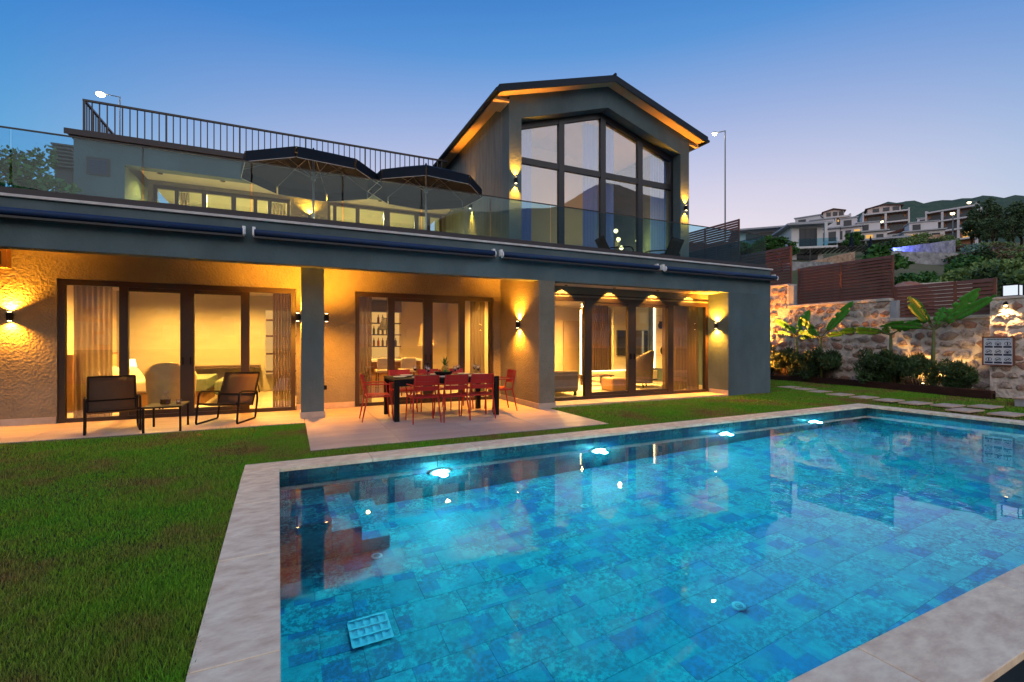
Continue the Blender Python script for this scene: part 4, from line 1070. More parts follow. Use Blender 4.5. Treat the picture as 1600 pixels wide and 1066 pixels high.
ct = thing('low_table', 'low dark metal table with bottle between the lounge chairs', 'table', (-1.8, 9.27, 0))
bx('tabletop', -2.06, -1.54, 8.95, 9.62, .375, .40, 'black_metal', ct, bevel=.005)
for x in (-2.05, -1.577):
    for y in (8.96, 9.583): bx('leg', x, x+.028, y, y+.028, 0, .374, 'black_metal', ct)
bt_ = thing('whisky_decanter', 'square glass decanter of dark spirit on the low table', 'decanter', (-1.78, 9.2, .401))
build(MB().lathe([(.068, 0), (.072, .01), (.072, .10), (.03, .135), (.022, .145), (.022, .17), (.030, .175)], (-1.80, 9.20, .401), 4*4), 'bottle', 'clear_glass', bt_)
build(MB().lathe([(.060, .008), (.066, .012), (.066, .085)], (-1.80, 9.20, .401), 16), 'spirit', 'whisky', bt_)
build(MB().lathe([(.018, .172), (.034, .185), (.036, .21), (.028, .225)], (-1.80, 9.20, .401), 12), 'stopper', 'clear_glass', bt_)
tm = thing('tumbler', 'short glass tumbler beside the decanter', 'glass', (-1.62, 9.18, .401))
build(MB().lathe([(.034, 0), (.038, .08), (.035, .08), (.031, .008)], (-1.62, 9.18, .401), 16), 'glass', 'clear_glass', tm, smooth=True)
build(MB().lathe([(.030, .009), (.032, .03)], (-1.62, 9.18, .401), 14), 'spirit', 'whisky', tm)

# parasols on the balcony
def parasol(loc, rad, top, label):
    t = thing('parasol', label, 'parasol', (0,0,0), 'navy parasols on the balcony'); n = 8
    build(MB().lathe([(.24, 0), (.24, .05), (.05, .07), (.03, .12)], (0,0,0), 20), 'base', 'grey_paint', t, recenter=False)
    build(MB().tube([(0,0,.05), (0,0,top)], .024, 10), 'pole', 'pole_white', t)
    ze_ = top-.50; cv = MB(); vl = MB()
    P = [(rad*math.cos(2*math.pi*(k+.5)/n), rad*math.sin(2*math.pi*(k+.5)/n)) for k in range(n)]
    cv.v.append((0,0,top))
    for k in range(n): cv.v.append((P[k][0]*.5, P[k][1]*.5, top-.22)); cv.v.append((P[k][0], P[k][1], ze_))
    for k in range(n):
        k2 = (k+1) % n; cv.f.append([0, 1+2*k, 1+2*k2]); cv.f.append([1+2*k, 2+2*k, 2+2*k2, 1+2*k2])
    o = build(cv, 'canopy', 'navy_fabric', t, recenter=False); md = o.modifiers.new('s', 'SOLIDIFY'); md.thickness = .006
    for k in range(n):
        k2 = (k+1) % n; q = MB(); a, b = Vector((*P[k], 0)), Vector((*P[k2], 0)); d = (b-a)*.02
        q.v += [tuple(a+d+Vector((0,0,ze_))), tuple(b-d+Vector((0,0,ze_))), tuple(b-d+Vector((0,0,ze_-.21))), tuple(a+d+Vector((0,0,ze_-.21)))]; q.f.append([0,1,2,3])
        o = build(q, 'valance', 'navy_fabric', t); md = o.modifiers.new('s', 'SOLIDIFY'); md.thickness = .006
        build(MB().tube([tuple(a+d+Vector((0,0,ze_-.212))), tuple(b-d+Vector((0,0,ze_-.212)))], .007, 5), 'valance_trim', 'pole_white', t)
        build(MB().tube([(0,0,top-.04), (P[k][0]*.5, P[k][1]*.5, top-.26), (P[k][0], P[k][1], ze_-.03)], .008, 6), 'rib', 'grey_paint', t)
        build(MB().tube([(0,0,top-.62), (P[k][0]*.5, P[k][1]*.5, top-.27)], .007, 6), 'strut', 'grey_paint', t)
    build(MB().lathe([(.045, 0), (.045, .08)], (0,0,top-.66), 12), 'hub', 'pole_white', t)
    build(MB().lathe([(.03, 0), (.035, .03), (.01, .08)], (0,0,top), 10), 'finial', 'navy_fabric', t)
    place(t, loc, R(8)); return t
parasol((.49, 11.7, 3.363), 1.52, 2.40, 'large navy parasol on the balcony, the left one')
parasol((3.07, 11.55, 3.363), 1.40, 2.42, 'navy parasol on the balcony closer to the gable')

# ================================================================== rooms behind the glass
WP, FI, CP = 'wall_paint', 'floor_int', 'ceiling_paint'
# bedroom
bx('room_floor', -4.2, .7, 10.952, 15.4, -.03, .004, FI, house); bx('room_ceiling', -4.2, .7, 10.952, 15.4, 2.72, 2.80, CP, house)
bx('room_wall', -4.2, -4.0, 10.952, 15.4, .005, 2.719, WP, house); bx('room_wall', -4.0, .7, 15.2, 15.4, .005, 2.719, 'wall_panel', house); bx('room_wall', .55, .7, 10.952, 15.198, .005, 2.719, WP, house)
bx('headboard_panel', -3.99, -3.9, 12.2, 15.0, .006, 1.15, 'wood_warm', house)
bx('bath_niche', -.62, .54, 15.05, 15.198, .5, 2.3, 'shelf_pane_glow', house)
for z in (.55, 1.05, 1.55, 2.0): bx('niche_shelf', -.60, .53, 14.85, 15.045, z, z+.05, 'wood_dark', house)
# kitchen and dining room
bx('room_floor', .9, 4.95, 10.952, 15.6, -.03, .004, FI, house); bx('room_ceiling', .9, 4.95, 11.202, 15.6, 2.72, 2.80, CP, house)
bx('room_wall', .702, .9, 10.952, 15.6, .005, 2.719, WP, house); bx('room_wall', .9, 4.95, 15.4, 15.6, .005, 2.719, WP, house); bx('room_wall', 4.80, 4.95, 11.202, 15.398, .005, 2.719, WP, house)
# living room
bx('room_floor', 5.102, 11.698, 9.562, 16.2, -.03, .056, FI, house); bx('room_ceiling', 5.102, 11.698, 9.562, 16.2, 2.70, 2.80, CP, house)
bx('room_wall', 4.952, 5.101, 11.202, 16.2, .057, 2.70, WP, house); bx('room_wall', 5.102, 11.698, 15.02, 15.2, .057, 2.699, WP, house)
bx('room_door', 9.15, 9.95, 14.96, 15.018, .06, 2.2, 'soffit_paint', house)
bx('tv_wall', 10.15, 11.698, 13.3, 13.42, .057, 2.699, 'wall_panel', house)
for (x, y, z) in ((-2.8, 12.0, 2.708), (-1.0, 12.0, 2.708), (-2.8, 14, 2.708), (-1, 14, 2.708), (1.8, 12.4, 2.708), (3.9, 12.4, 2.708), (6.4, 11.5, 2.686), (9.0, 11.5, 2.686), (6.4, 13.5, 2.686), (9.0, 13.5, 2.686)):
    build(MB().lathe([(.05, 0), (.05, .010)], (x, y, z), 14), 'downlight', 'lamp_warm', house)
    spot('lamp', house, (x, y, z-.03), (0, 0, -1), 600 if x < 5 else 1300, (1, .53, .11), 160, .9, .05)

bed = thing('bed', 'double bed with cream linen and a green throw in the bedroom', 'bed', (-2.3, 13.5, 0))
bx('base', -3.88, -1.75, 12.55, 14.35, .006, .30, 'wood_warm', bed, bevel=.01); bx('mattress', -3.86, -1.72, 12.53, 14.37, .302, .56, 'linen', bed, bevel=.05)
bx('throw', -2.55, -1.70, 12.515, 14.385, .30, .585, 'throw_green', bed, bevel=.03)
bx('headboard', -3.898, -3.80, 12.4, 14.5, .30, 1.12, 'upholstery', bed, bevel=.03)
def cushion(name, c, s, rot, m_, parent):
    def f_(u, v):
        a = u*2*math.pi; b = (v-.5)*math.pi; sg_ = lambda x, e: math.copysign(abs(x)**e, x)
        return (c[0]+s[0]*sg_(math.cos(b), .6)*sg_(math.cos(a), .5), c[1]+s[1]*sg_(math.cos(b), .6)*sg_(math.sin(a), .5), c[2]+s[2]*sg_(math.sin(b), .9))
    o = build(MB().grid(f_, 20, 10), name, m_, parent, smooth=True); o.rotation_euler = rot; return o
for k, (y, x, m_) in enumerate(((12.95, -3.55, 'linen'), (13.85, -3.55, 'linen'), (13.0, -3.22, 'linen'), (13.75, -3.18, 'linen'))): cushion('pillow', (x, y, .60), (.13, .36, .27), (0, R(-25), 0), m_, bed)
be = thing('bench', 'green upholstered bench at the foot of the bed', 'bench', (-1.2, 13.4, 0))
bx('seat', -1.55, -.95, 12.6, 14.2, .20, .52, 'throw_green', be, bevel=.04)
for y in (12.7, 14.05): bx('leg', -1.5, -1.0, y, y+.05, .006, .199, 'black_metal', be)
dk = thing('desk', 'dark slim desk against the bedroom back wall', 'desk', (-1.6, 14.9, 0))
bx('top', -2.6, -.75, 14.6, 15.15, .72, .77, 'wood_dark', dk)
for x in (-2.5, -.88): build(MB().tube([(x-.1, 14.85, .01), (x, 14.85, .719), (x+.12, 14.85, .01)], .02, 6), 'trestle', 'wood_dark', dk)
ac = thing('air_conditioner', 'white air conditioner high on the bedroom side wall', 'air conditioner', (-3.9, 13.4, 2.2)); bx('body', -3.998, -3.78, 12.9, 13.9, 2.15, 2.45, 'porcelain', ac, bevel=.03); bx('louvre', -3.779, -3.765, 12.95, 13.85, 2.17, 2.22, 'grey_paint', ac)
bl_ = thing('bedside_lamp', 'small glowing bedside lamp by the pillows', 'lamp', (-3.6, 14.75, .5)); build(MB().lathe([(.06, 0), (.02, .03), (.02, .22)], (-3.6, 14.75, .56), 12), 'stand', 'black_metal', bl_); build(MB().lathe([(.13, 0), (.09, .2)], (-3.6, 14.75, .78), 14), 'shade', 'cove_glow', bl_)
nt_ = thing('nightstand', 'dark nightstand beside the bed', 'nightstand', (-3.6, 14.75, 0)); bx('cabinet', -3.88, -3.35, 14.52, 14.98, .006, .555, 'wood_dark', nt_, bevel=.01)
rg = bx('rug', 6.9, 10.6, 10.9, 12.7, .058, .07, 'linen'); tag(rg, 'pale rug on the living room floor', 'rug')
cf = thing('coffee_table', 'low dark coffee table on the pale rug', 'table', (8.6, 12.1, .07)); bx('top', 8.1, 9.0, 11.75, 12.4, .36, .40, 'wood_dark', cf, bevel=.01)
for x in (8.15, 8.9):
    for y in (11.8, 12.3): bx('leg', x, x+.05, y, y+.05, .071, .359, 'wood_dark', cf)
def tub_chair(loc, rz, m_, label, s_=1):
    t = thing('tub_chair', label, 'armchair', (0,0,0))
    def shell(u, v):
        a = R(-35)+u*R(250); r_ = .36+.05*v; top_ = .48+.36*math.sin(math.pi*min(1, max(0, (u-.0)/1.0)))**1.2
        return (r_*math.cos(a), -r_*math.sin(a)*-1*-1, .12+v*(top_-.0))
    o = build(MB().grid(shell, 24, 6), 'shell', m_, t, smooth=True); md = o.modifiers.new('s', 'SOLIDIFY'); md.thickness = .07
    build(MB().lathe([(.28, .12), (.33, .18), (.33, .40), (.28, .44)], (0,0,0), 24), 'seat', m_, t, smooth=True, recenter=False)
    for k in range(4): a = R(45+90*k); build(MB().tube([(.2*math.cos(a), .2*math.sin(a), .13), (.26*math.cos(a), .26*math.sin(a), .01)], .015, 6), 'leg', 'black_metal', t)
    place(t, loc, rz, s_); return t
tub_chair((-2.15, 11.5, 0), R(0), 'upholstery', 'mustard tub armchair just inside the bedroom window', 1.05)
tub_chair((9.45, 11.2, .057), R(35), 'sofa_grey', 'grey green tub armchair inside the living room door', 1.15)
def curtain(x0, x1, y, z0, z1, m_, label, waves=7, gather=0):
    def f_(u, v):
        k = 1-gather*math.sin(math.pi*v)
        return ((x0+(x1-x0)*u*k), y+.045*math.sin(u*waves*2*math.pi+.4*math.sin(v*3)), z0+v*(z1-z0))
    o = build(MB().grid(f_, waves*8, 6), 'curtain', m_, smooth=True); tag(o, label, 'curtain', 'curtains behind the glass'); return o
cb, cbl = 'curtain_brown', 'curtain_blue'
curtain(-3.5, -2.95, 10.98, .02, 2.45, cb, 'brown curtain at the left end of the bedroom window')
curtain(-.32, .05, 10.98, .02, 2.45, cb, 'brown curtain at the right end of the bedroom window')
curtain(1.40, 1.68, 11.0, .02, 2.45, cb, 'narrow brown curtain left of the kitchen window', 4)
curtain(4.05, 4.44, 11.05, .02, 2.45, cb, 'brown curtain right of the kitchen window', 5)
curtain(5.15, 5.55, 9.66, .07, 2.44, cb, 'brown curtain at the left end of the living room door', 5)
curtain(8.98, 10.25, 9.66, .07, 2.44, cb, 'wide brown curtain at the right end of the living room door', 12)
curtain(5.40, 5.85, 11.22, 3.4, 7.1, cbl, 'blue curtain at the left edge of the gable window', 5)
curtain(7.5, 8.0, 11.22, 3.4, 7.6, cbl, 'blue curtain left of the gable centre mullion', 5)
curtain(8.12, 8.55, 11.22, 3.4, 7.6, cbl, 'blue curtain right of the gable centre mullion', 5)
curtain(9.95, 10.55, 11.22, 3.4, 7.05, cbl, 'blue curtain at the right edge of the gable window', 6)
curtain(-2.86, -2.62, 16.3, 3.4, 5.7, cb, 'curtain in the upper porch window, left', 3)
curtain(-.5, -.12, 16.3, 3.4, 5.7, cb, 'curtain in the upper porch window beside its wall light', 4)
# kitchen
kt = thing('kitchen_unit', 'kitchen wall unit with lit shelves of bottles', 'kitchen', (2.0, 15.2, 0))
bx('base_cabinet', .95, 3.2, 14.75, 15.39, .006, .88, 'wood_dark', kt); bx('worktop', .92, 3.22, 14.72, 15.39, .881, .92, 'porcelain', kt)
bx('back_panel', .95, 3.2, 15.36, 15.395, .921, 2.5, 'shelf_pane_glow', kt)
rb = random.Random(4)
for j, z in enumerate((1.25, 1.62, 1.98)):
    sh = bx('shelf', .95, 3.2, 15.05, 15.355, z, z+.03, 'wood_dark', kt)
    for i in range(16):
        x = 1.03+i*.135
        if rb.random() < .85: build(MB().lathe([(.035, 0), (.035, .16), (.012, .2), (.012, .26)], (x, 15.2, z+.031), 8), 'bottle', rb.choice(('leaf_shrub', 'fruit_red', 'whisky', 'screen', 'porcelain')), sh)
bx('hood_cabinet', .95, 3.2, 15.0, 15.39, 2.35, 2.70, 'wood_dark', kt)
isl = thing('kitchen_island', 'kitchen island with pale top behind the dining chairs', 'kitchen island', (2.2, 13.3, 0))
bx('body', 1.4, 3.3, 13.0, 13.6, .006, .88, 'wood_warm', isl); bx('top', 1.35, 3.35, 12.9, 13.65, .881, .93, 'porcelain', isl)
for i, x in enumerate((1.6, 2.2, 2.8)):
    t = thing('bar_stool', ('cream bar stool at the island, left', 'cream bar stool at the island, middle', 'cream bar stool at the island, right')[i], 'stool', (x, 12.5, 0), 'bar stools at the kitchen island')
    bx('seat', x-.2, x+.2, 12.3, 12.7, .62, .70, 'linen', t, bevel=.02); bx('backrest', x-.2, x+.2, 12.26, 12.30, .71, 1.0, 'linen', t, bevel=.015)
    for dx in (-.17, .17):
        for dy in (12.33, 12.66): build(MB().tube([(x+dx, dy, .006), (x+dx*.9, dy, .619)], .014, 6), 'leg', 'wood_dark', t)
pn = thing('pendant_lamp', 'large dark cone pendant lamp over the kitchen island', 'pendant lamp', (2.25, 12.9, 1.7))
build(MB().lathe([(.22, 0), (.12, .30), (.10, .32)], (2.30, 12.6, 1.72), 20), 'shade', 'black_metal', pn); build(MB().tube([(2.30, 12.6, 2.03), (2.30, 12.6, 2.719)], .006, 6), 'cord', 'black_metal', pn)
pn2 = thing('pendant_lamp', 'pale pendant lamp farther right in the kitchen', 'pendant lamp', (3.6, 13.2, 1.7))
build(MB().lathe([(.24, 0), (.14, .62), (.12, .64)], (3.55, 13.4, 1.3), 20), 'shade', 'upholstery', pn2); build(MB().tube([(3.55, 13.4, 1.93), (3.55, 13.4, 2.719)], .006, 6), 'cord', 'black_metal', pn2)
# living room furniture
tv = thing('television', 'large black television on the living room wall', 'television', (10.9, 13.25, .95))
bx('screen', 10.25, 11.6, 13.22, 13.295, .95, 1.82, 'screen', tv, bevel=.01)
ls = thing('low_console', 'low lit console under the television', 'console', (9.0, 14.6, .06))
bx('body', 9.2, 11.69, 12.85, 13.29, .12, .42, 'linen', ls); bx('light_strip', 9.22, 11.68, 13.24, 13.285, .425, .44, 'led_strip', ls)
du = thing('display_shelf', 'lit display niche with glass shelves right of the television', 'shelf', (11.6, 12.4, .06))
bx('back', 11.64, 11.698, 11.9, 12.95, .5, 2.65, 'wall_paint', du); bx('light_strip', 11.60, 11.638, 12.90, 12.945, .5, 2.65, 'led_strip', du)
for z in (.95, 1.4, 1.85, 2.3): bx('shelf', 11.40, 11.638, 11.92, 12.89, z, z+.015, 'clear_glass', du)
va = MB().lathe([(.03, 0), (.08, .05), (.09, .14), (.05, .20), (.06, .25)], (11.52, 12.5, 1.867), 16); tag(build(va, 'vase', 'black_metal', smooth=True), 'small dark vase on the upper display shelf', 'vase')
tag(build(MB().tube([(11.50, 12.35, .967+.15), (11.55, 12.35, .967+.15)], .15, 20), 'round_ornament', 'black_metal'), 'round dark disc ornament on the lower display shelf', 'ornament')
sf_ = thing('sofa', 'brown grey sofa at the left of the living room', 'sofa', (6.1, 11.2, .06))
bx('seat', 5.35, 6.6, 10.3, 12.6, .16, .46, 'sofa_grey', sf_, bevel=.05); bx('backrest', 5.2, 5.5, 10.3, 12.6, .46, .88, 'sofa_grey', sf_, bevel=.05); bx('armrest', 5.35, 6.6, 10.05, 10.31, .16, .68, 'sofa_grey', sf_, bevel=.05)
for x in (5.4, 6.5):
    for y in (10.1, 12.5): bx('foot', x, x+.06, y, y+.06, .057, .159, 'black_metal', sf_)
pf = thing('pouf', 'brown square pouf in the living room', 'pouf', (7.6, 10.7, .06)); bx('cushion', 7.9, 8.5, 10.4, 10.95, .06, .42, 'wood_warm', pf, bevel=.05)
scr = thing('room_divider', 'dark slatted room divider behind the living room', 'room divider', (9.5, 13.5, .06))
for i in range(11): bx('slat', 9.0+i*.1, 9.06+i*.1, 13.5, 13.6, .058, 2.69, 'wood_dark', scr)
bx('light_strip', 8.93, 8.96, 13.5, 13.55, .3, 2.5, 'led_strip', scr)
# lamp branches in the gable room
for i, (x, zz, pts_) in enumerate(((9.55, 4.55, ((-.08, .42), (.02, .16), (.14, -.10), (-.06, -.34))), (10.42, 4.60, ((.02, .42), (-.06, .14))))):
    t = thing('branch_lamp', ('standing lamp with four glowing bulbs seen through the gable window', 'standing lamp with two glowing bulbs at the right of the gable window')[i], 'lamp', (x, 12.3, 3.38))
    for (dx, dz) in pts_:
        build(MB().tube([(x+.03, 12.35, 3.40), (x+.03, 12.35, zz-.3), (x+dx, 12.3, zz+dz-.06)], .012, 6), 'arm', 'black_metal', t)
        build(MB().lathe([(.02, -.07), (.07, -.02), (.07, .03), (.02, .07)], (x+dx, 12.3, zz+dz), 12), 'bulb', 'bulb_glow', t, smooth=True)
    point('lamp', t, (x-.12, 12.12, zz), 60, WARM, .1)
bx('room_floor', 5.21, 10.73, 11.13, 14.6, 3.346, 3.37, FI, house)

# ================================================================== bougainvillea and chimney at the left of the balcony
bg_ = thing('bougainvillea', 'leafy bougainvillea with pink flowers behind the left balcony glass', 'shrub', (-4.6, 11.5, 3.36))
g_ = np.random.default_rng(8)
cs2 = [((-5.0, 11.6, 3.75), (.8, .5, .4)), ((-4.2, 11.5, 3.75), (.65, .5, .38)), ((-4.75, 11.6, 4.3), (.6, .45, .35)), ((-5.4, 11.7, 4.5), (.5, .4, .35)), ((-4.35, 11.6, 4.45), (.35, .3, .4)), ((-3.75, 11.4, 3.7), (.4, .4, .22)), ((-5.2, 11.7, 4.95), (.22, .2, .35)), ((-4.1, 11.6, 4.85), (.2, .2, .22)), ((-4.6, 11.7, 4.7), (.35, .3, .25)), ((-3.9, 11.5, 4.15), (.4, .3, .3))]
fast_build(leaf_cloud(MB(), [((c[0]+4.6, c[1]-11.5, c[2]-3.36), r) for c, r in cs2], 6500, .095, g_, .34), 'foliage', 'leaf_garden', bg_)
fast_build(leaf_cloud(MB(), [((c[0]+4.6, c[1]-11.5, c[2]-3.36), (r[0]*1.05, r[1]*1.05, r[2]*1.05)) for c, r in cs2[:6]], 110, .07, g_, .5), 'flowers', 'flower_pink', bg_)
bx('trough', -5.8, -3.5, 11.2, 11.9, 3.363, 3.62, 'concrete', bg_)
chm = thing('roof_vent', 'dark louvred vent cap behind the bougainvillea', 'vent', (-5.1, 15.5, 3.36))
bx('shaft', -5.25, -4.92, 15.35, 15.65, 3.36, 5.7, 'rail_base', chm)
for k in range(6): bx('louvre', -5.34+k*.012, -4.83-k*.012, 15.23, 15.77, 5.72+k*.09, 5.76+k*.09, 'frame_dark', chm)
bx('core', -5.2, -4.97, 15.4, 15.6, 5.702, 6.26, 'frame_dark', chm); bx('cap', -5.30, -4.87, 15.27, 15.73, 6.262, 6.30, 'frame_dark', chm)

# ================================================================== street lamps
def street_lamp(bear, d, ztop, arm, label, zbase, em='lamp_street', r_=.06, ball=.12, far=False):
    x, y = polar(bear, d); t = thing('street_lamp', label, 'street lamp', (x, y, zbase), 'street lamps')
    side = Vector((math.cos(R(bear)), -math.sin(R(bear)), 0))*arm
    build(MB().tube([(x, y, zbase), (x, y, ztop)], [r_, r_*.6], 8), 'pole', 'grey_paint', t)
    e = Vector((x, y, ztop))+side+Vector((0, 0, -.10*abs(arm) if not far else 0))
    build(MB().tube([(x, y, ztop-.02), tuple(e)], r_*.5, 6), 'arm', 'grey_paint', t)
    n_ = side.normalized()
    build(MB().lathe([(ball*.5, .04), (ball*.9, 0), (ball*.9, .06), (ball*.4, .1)], tuple(e), 10), 'head', 'grey_paint', t)
    build(MB().lathe([(ball*.3, -.9*ball), (ball*.85, -.45*ball), (ball*.85, -.02)], tuple(e), 12), 'globe', em, t, smooth=True)
street_lamp(49.49, 30, 14.85, -.62, 'tall slim street lamp standing right of the gable', 3.2, ball=.14)
street_lamp(-14.5, 42, 18.2, -1.0, 'street lamp glowing behind the roof railing at the left', 2.0, ball=.26)
street_lamp(69.69, 95, 29.8, -1.0, 'street lamp before the dark trees at the right', 22.0, 'lamp_street_far', .10, .34, True)
street_lamp(68.23, 92, 26.6, -.05, 'street lamp before the right hand apartment block', 20.5, 'lamp_street_far', .14, .38, True)
street_lamp(63.46, 112, 30.2, -.5, 'street lamp below the middle apartment block', 24.0, 'lamp_street_far', .10, .34, True)

# ================================================================== houses up the hill
def apartment(name, label, bear, d, z, rz, W, D, nfl, fh, bays, brick, wallm='apt_plaster', frame='apt_white', attic=True, group='apartment blocks on the hill'):
    t = thing(name, label, 'apartment block', (0,0,0), group)
    bx('core', -W/2, W/2, 1.4, D, -4, nfl*fh, brick, t)
    for s in (-1, 1): bx('side_wall', min(s*W/2, s*(W/2+.35)), max(s*W/2, s*(W/2+.35)), 0, D, -4, nfl*fh+.5, frame, t)
    bw = W/bays
    for f_ in range(nfl+1):
        bx('floor_slab', -W/2+.002, W/2-.002, -.15, 1.398, f_*fh-.28, f_*fh+.10, frame, t)
    for b_ in range(1, bays): bx('column', -W/2+b_*bw-.25, -W/2+b_*bw+.25, .0, .45, .101, nfl*fh-.281, frame, t)
    for f_ in range(nfl):
        for b_ in range(bays):
            x0 = -W/2+b_*bw; w_ = bx('window', x0+bw*.18, x0+bw*.84, 1.33, 1.398, f_*fh+.12, f_*fh+fh*.78, 'frame_dark', t)
            for k in range(3):
                a = x0+bw*(.20+.21*k); bx('pane', a, a+bw*.19, 1.31, 1.329, f_*fh+.2, f_*fh+fh*.75, 'shelf_pane_glow' if (f_*7+b_*5+int(bear)) % 6 == 0 else 'far_glass', w_)  # a few panes glow by their colour in place of lit rooms
            if f_ > 0: bx('balcony_rail', x0+.3, x0+bw-.3, -.10, -.05, f_*fh+.101, f_*fh+.95, 'far_glass', t)
    if attic:
        h = nfl*fh
        at_ = build(MB().prism([(-W*.40, h+.1), (W*.36, h+.1), (W*.36, h+1.75), (-W*.04, h+2.35), (-W*.40, h+1.75)], 'y', 1.8, D-1), 'attic', wallm, t)
        build(MB().prism([(-W*.46, h+1.68), (-W*.04, h+2.37), (W*.42, h+1.68), (W*.42, h+1.86), (-W*.04, h+2.58), (-W*.46, h+1.86)], 'y', 1.3, D-.6), 'roof', 'tile_roof', t)
        for k in (-.26, -.02, .20): bx('window', W*k-.2, W*k+W*.13, 1.72, 1.798, h+.6, h+1.65, 'far_glass', at_)
    x, y = polar(bear, d); place(t, (x, y, z), R(rz)); return t
apartment('apartment_block', 'left and lowest of three apartment blocks on the hill', 59.6, 122, 26.8, -52, 6.0, 7, 3, 2.35, 2, 'apt_brick')
apartment('apartment_block', 'middle and tallest apartment block with a white end wall', 63.55, 130, 29.0, -57, 9.6, 8, 3, 2.75, 2, 'apt_brick')
apartment('apartment_block', 'right hand apartment block with orange brick bays', 68.05, 124, 28.3, -78, 9.4, 7, 3, 2.7, 3, 'apt_brick', 'apt_white', 'apt_white', False)
t = thing('low_house', 'low white house with shallow roof below the middle apartment block', 'house', (0,0,0))
bx('wall', -3.4, 3.4, 0, 5, -2, 2.4, 'apt_white', t); build(MB().prism([(-3.8, 2.4), (3.8, 2.4), (0, 3.3)], 'y', -.4, 5.4), 'roof', 'tile_roof', t)
for k in (-2.4, -.6, 1.2): bx('window', k, k+1.2, -.06, -.001, .6, 1.9, 'far_glass', t)
place(t, (*polar(65.0, 110), 24.7), R(-62))
def villa(label, bear, d, z, rz, W, D, h, roofo, parts=()):
    t = thing('flat_roof_villa', label, 'villa', (0,0,0), 'flat roofed villas on the slope')
    bx('wall', -W/2, W/2, 0, D, -5, h, 'villa_white', t)
    bx('roof', -W/2-roofo, W/2+roofo, -roofo*1.3, D+roofo, h+.002, h+.22, 'villa_grey', t); bx('roof_top', -W/2-roofo+.5, W/2+roofo-.5, -.4, D, h+.222, h+.42, 'villa_grey', t)
    w_ = bx('window', -W/2+.9, W/2-.7, -.06, -.001, .05, h-.35, 'frame_dark', t)
    n_ = 3
    for k in range(n_):
        a = -W/2+.95+k*(W-1.7)/n_; bx('pane', a, a+(W-1.7)/n_-.08, -.08, -.061, .1, h-.4, 'far_glass', w_)
    bx('balcony', -W/2-.3, W/2+.9, -1.9, -.07, -.25, 0, 'villa_white', t)
    bx('balcony_glass', -W/2+.2, W/2+.85, -1.88, -1.84, .001, .95, 'rail_glass', t)
    bx('column', W/2-.35, W/2-.05, -1.5, -1.2, .001, h, 'villa_white', t)
    lw_ = bx('lower_window', -W/2+.6, W/2-.6, -.05, -.001, -2.6, -.6, 'far_glass', t)
    place(t, (*polar(bear, d), z), R(rz)); return t
villa('white flat roofed villa with a glazed corner behind the fence', 57.2, 60, 13.25, -38, 3.6, 5, 2.95, .75)
villa('flat roofed villa farther left with a long dark roof', 54.0, 68, 15.0, -46, 8.5, 6, 2.6, 1.0)
for k_, (b_, d_, z_, W_, lab_) in enumerate(((62.3, 98, 21.6, 6, 'small white house under the left apartment block'), (66.3, 104, 23.2, 7, 'white house below the gap between the right apartment blocks'), (58.4, 92, 20.6, 6, 'white house behind the villa roof'), (60.6, 100, 23.0, 5, 'narrow white house between villa and apartment block'), (66.55, 138, 33.2, 7, 'white house standing high between the two right blocks'), (57.0, 100, 23.2, 6.5, 'white house at the left end of the hill village'))):
    t = thing('white_house', lab_, 'house', (0,0,0), 'white houses on the hill')
    bx('wall', -W_/2, W_/2, 0, 5, -4, 2.7, 'apt_white', t); bx('roof', -W_/2-.3, W_/2+.3, -.5, 5.3, 2.702, 2.95, 'villa_grey', t); bx('upper_wall', -W_/2+1.2, W_/2-.8, 1.2, 4.8, 2.952, 4.9, 'apt_white', t); bx('upper_roof', -W_/2+1.0, W_/2-.6, 1.0, 5.0, 4.902, 5.1, 'villa_grey', t)
    for q_ in range(3): bx('window', -W_/2+.6+q_*W_*.3, -W_/2+.6+q_*W_*.3+W_*.2, -.06, -.001, .3, 2.1, 'shelf_pane_glow' if (q_+k_) % 4 == 1 else 'far_glass', t)  # some windows are given a warm glow instead of lit rooms behind
    bx('window', -W_/2+1.8, -W_/2+3.2, 1.14, 1.199, 3.3, 4.5, 'far_glass', t); bx('balcony', -W_/2, W_/2, -1.2, -.501, -.2, 0, 'apt_white', t)
    place(t, (*polar(b_, d_), z_), R(-48-k_*4))
t = thing('low_villa', 'low blue grey villa with shaded terrace behind the right fence', 'villa', (0,0,0))
bx('wall', -5.5, 6, 0, 5, -4, 2.2, 'villa_white', t); bx('roof', -7.5, 7, -2.5, 6, 2.202, 2.5, 'villa_grey', t)
for k in range(5): bx('window', -5+k*2.1, -3.4+k*2.1, -.06, -.001, .2, 1.8, 'far_glass', t)
for k in range(4): bx('terrace_post', -7+k*4, -6.8+k*4, -2.2, -2.0, -2, 2.2, 'villa_grey', t)
place(t, (*polar(61.2, 82), 16.3), R(-52))
t = thing('pergola', 'dark slatted pergola beside the white villa', 'pergola', (0,0,0))
for k in range(14): bx('slat', -3.4+k*.5, -3.2+k*.5, -2, 2, 2.0, 2.12, 'frame_dark', t)
for s in (-3.3, 3.2):
    for q in (-1.9, 1.8): bx('post', s, s+.12, q, q+.12, -1.5, 1.999, 'frame_dark', t)
place(t, (*polar(59.9, 56), 10.3), R(-48))
for (bear, d, z, lab) in ((60.9, 58, 12.0, 'closed dark parasol on the villa terrace, left'), (62.4, 52, 10.2, 'closed dark parasol behind the fence, right')):
    t = thing('closed_parasol', lab, 'parasol', (0,0,0), 'closed parasols up the slope')
    build(MB().lathe([(.05, .6), (.28, .9), (.32, 1.3), (.15, 2.3), (.03, 2.9)], (0,0,0), 10), 'canopy', 'navy_fabric', t, recenter=False); build(MB().tube([(0,0,-.5), (0,0,.7)], .04, 6), 'pole', 'grey_paint', t)
    place(t, (*polar(bear, d), z))
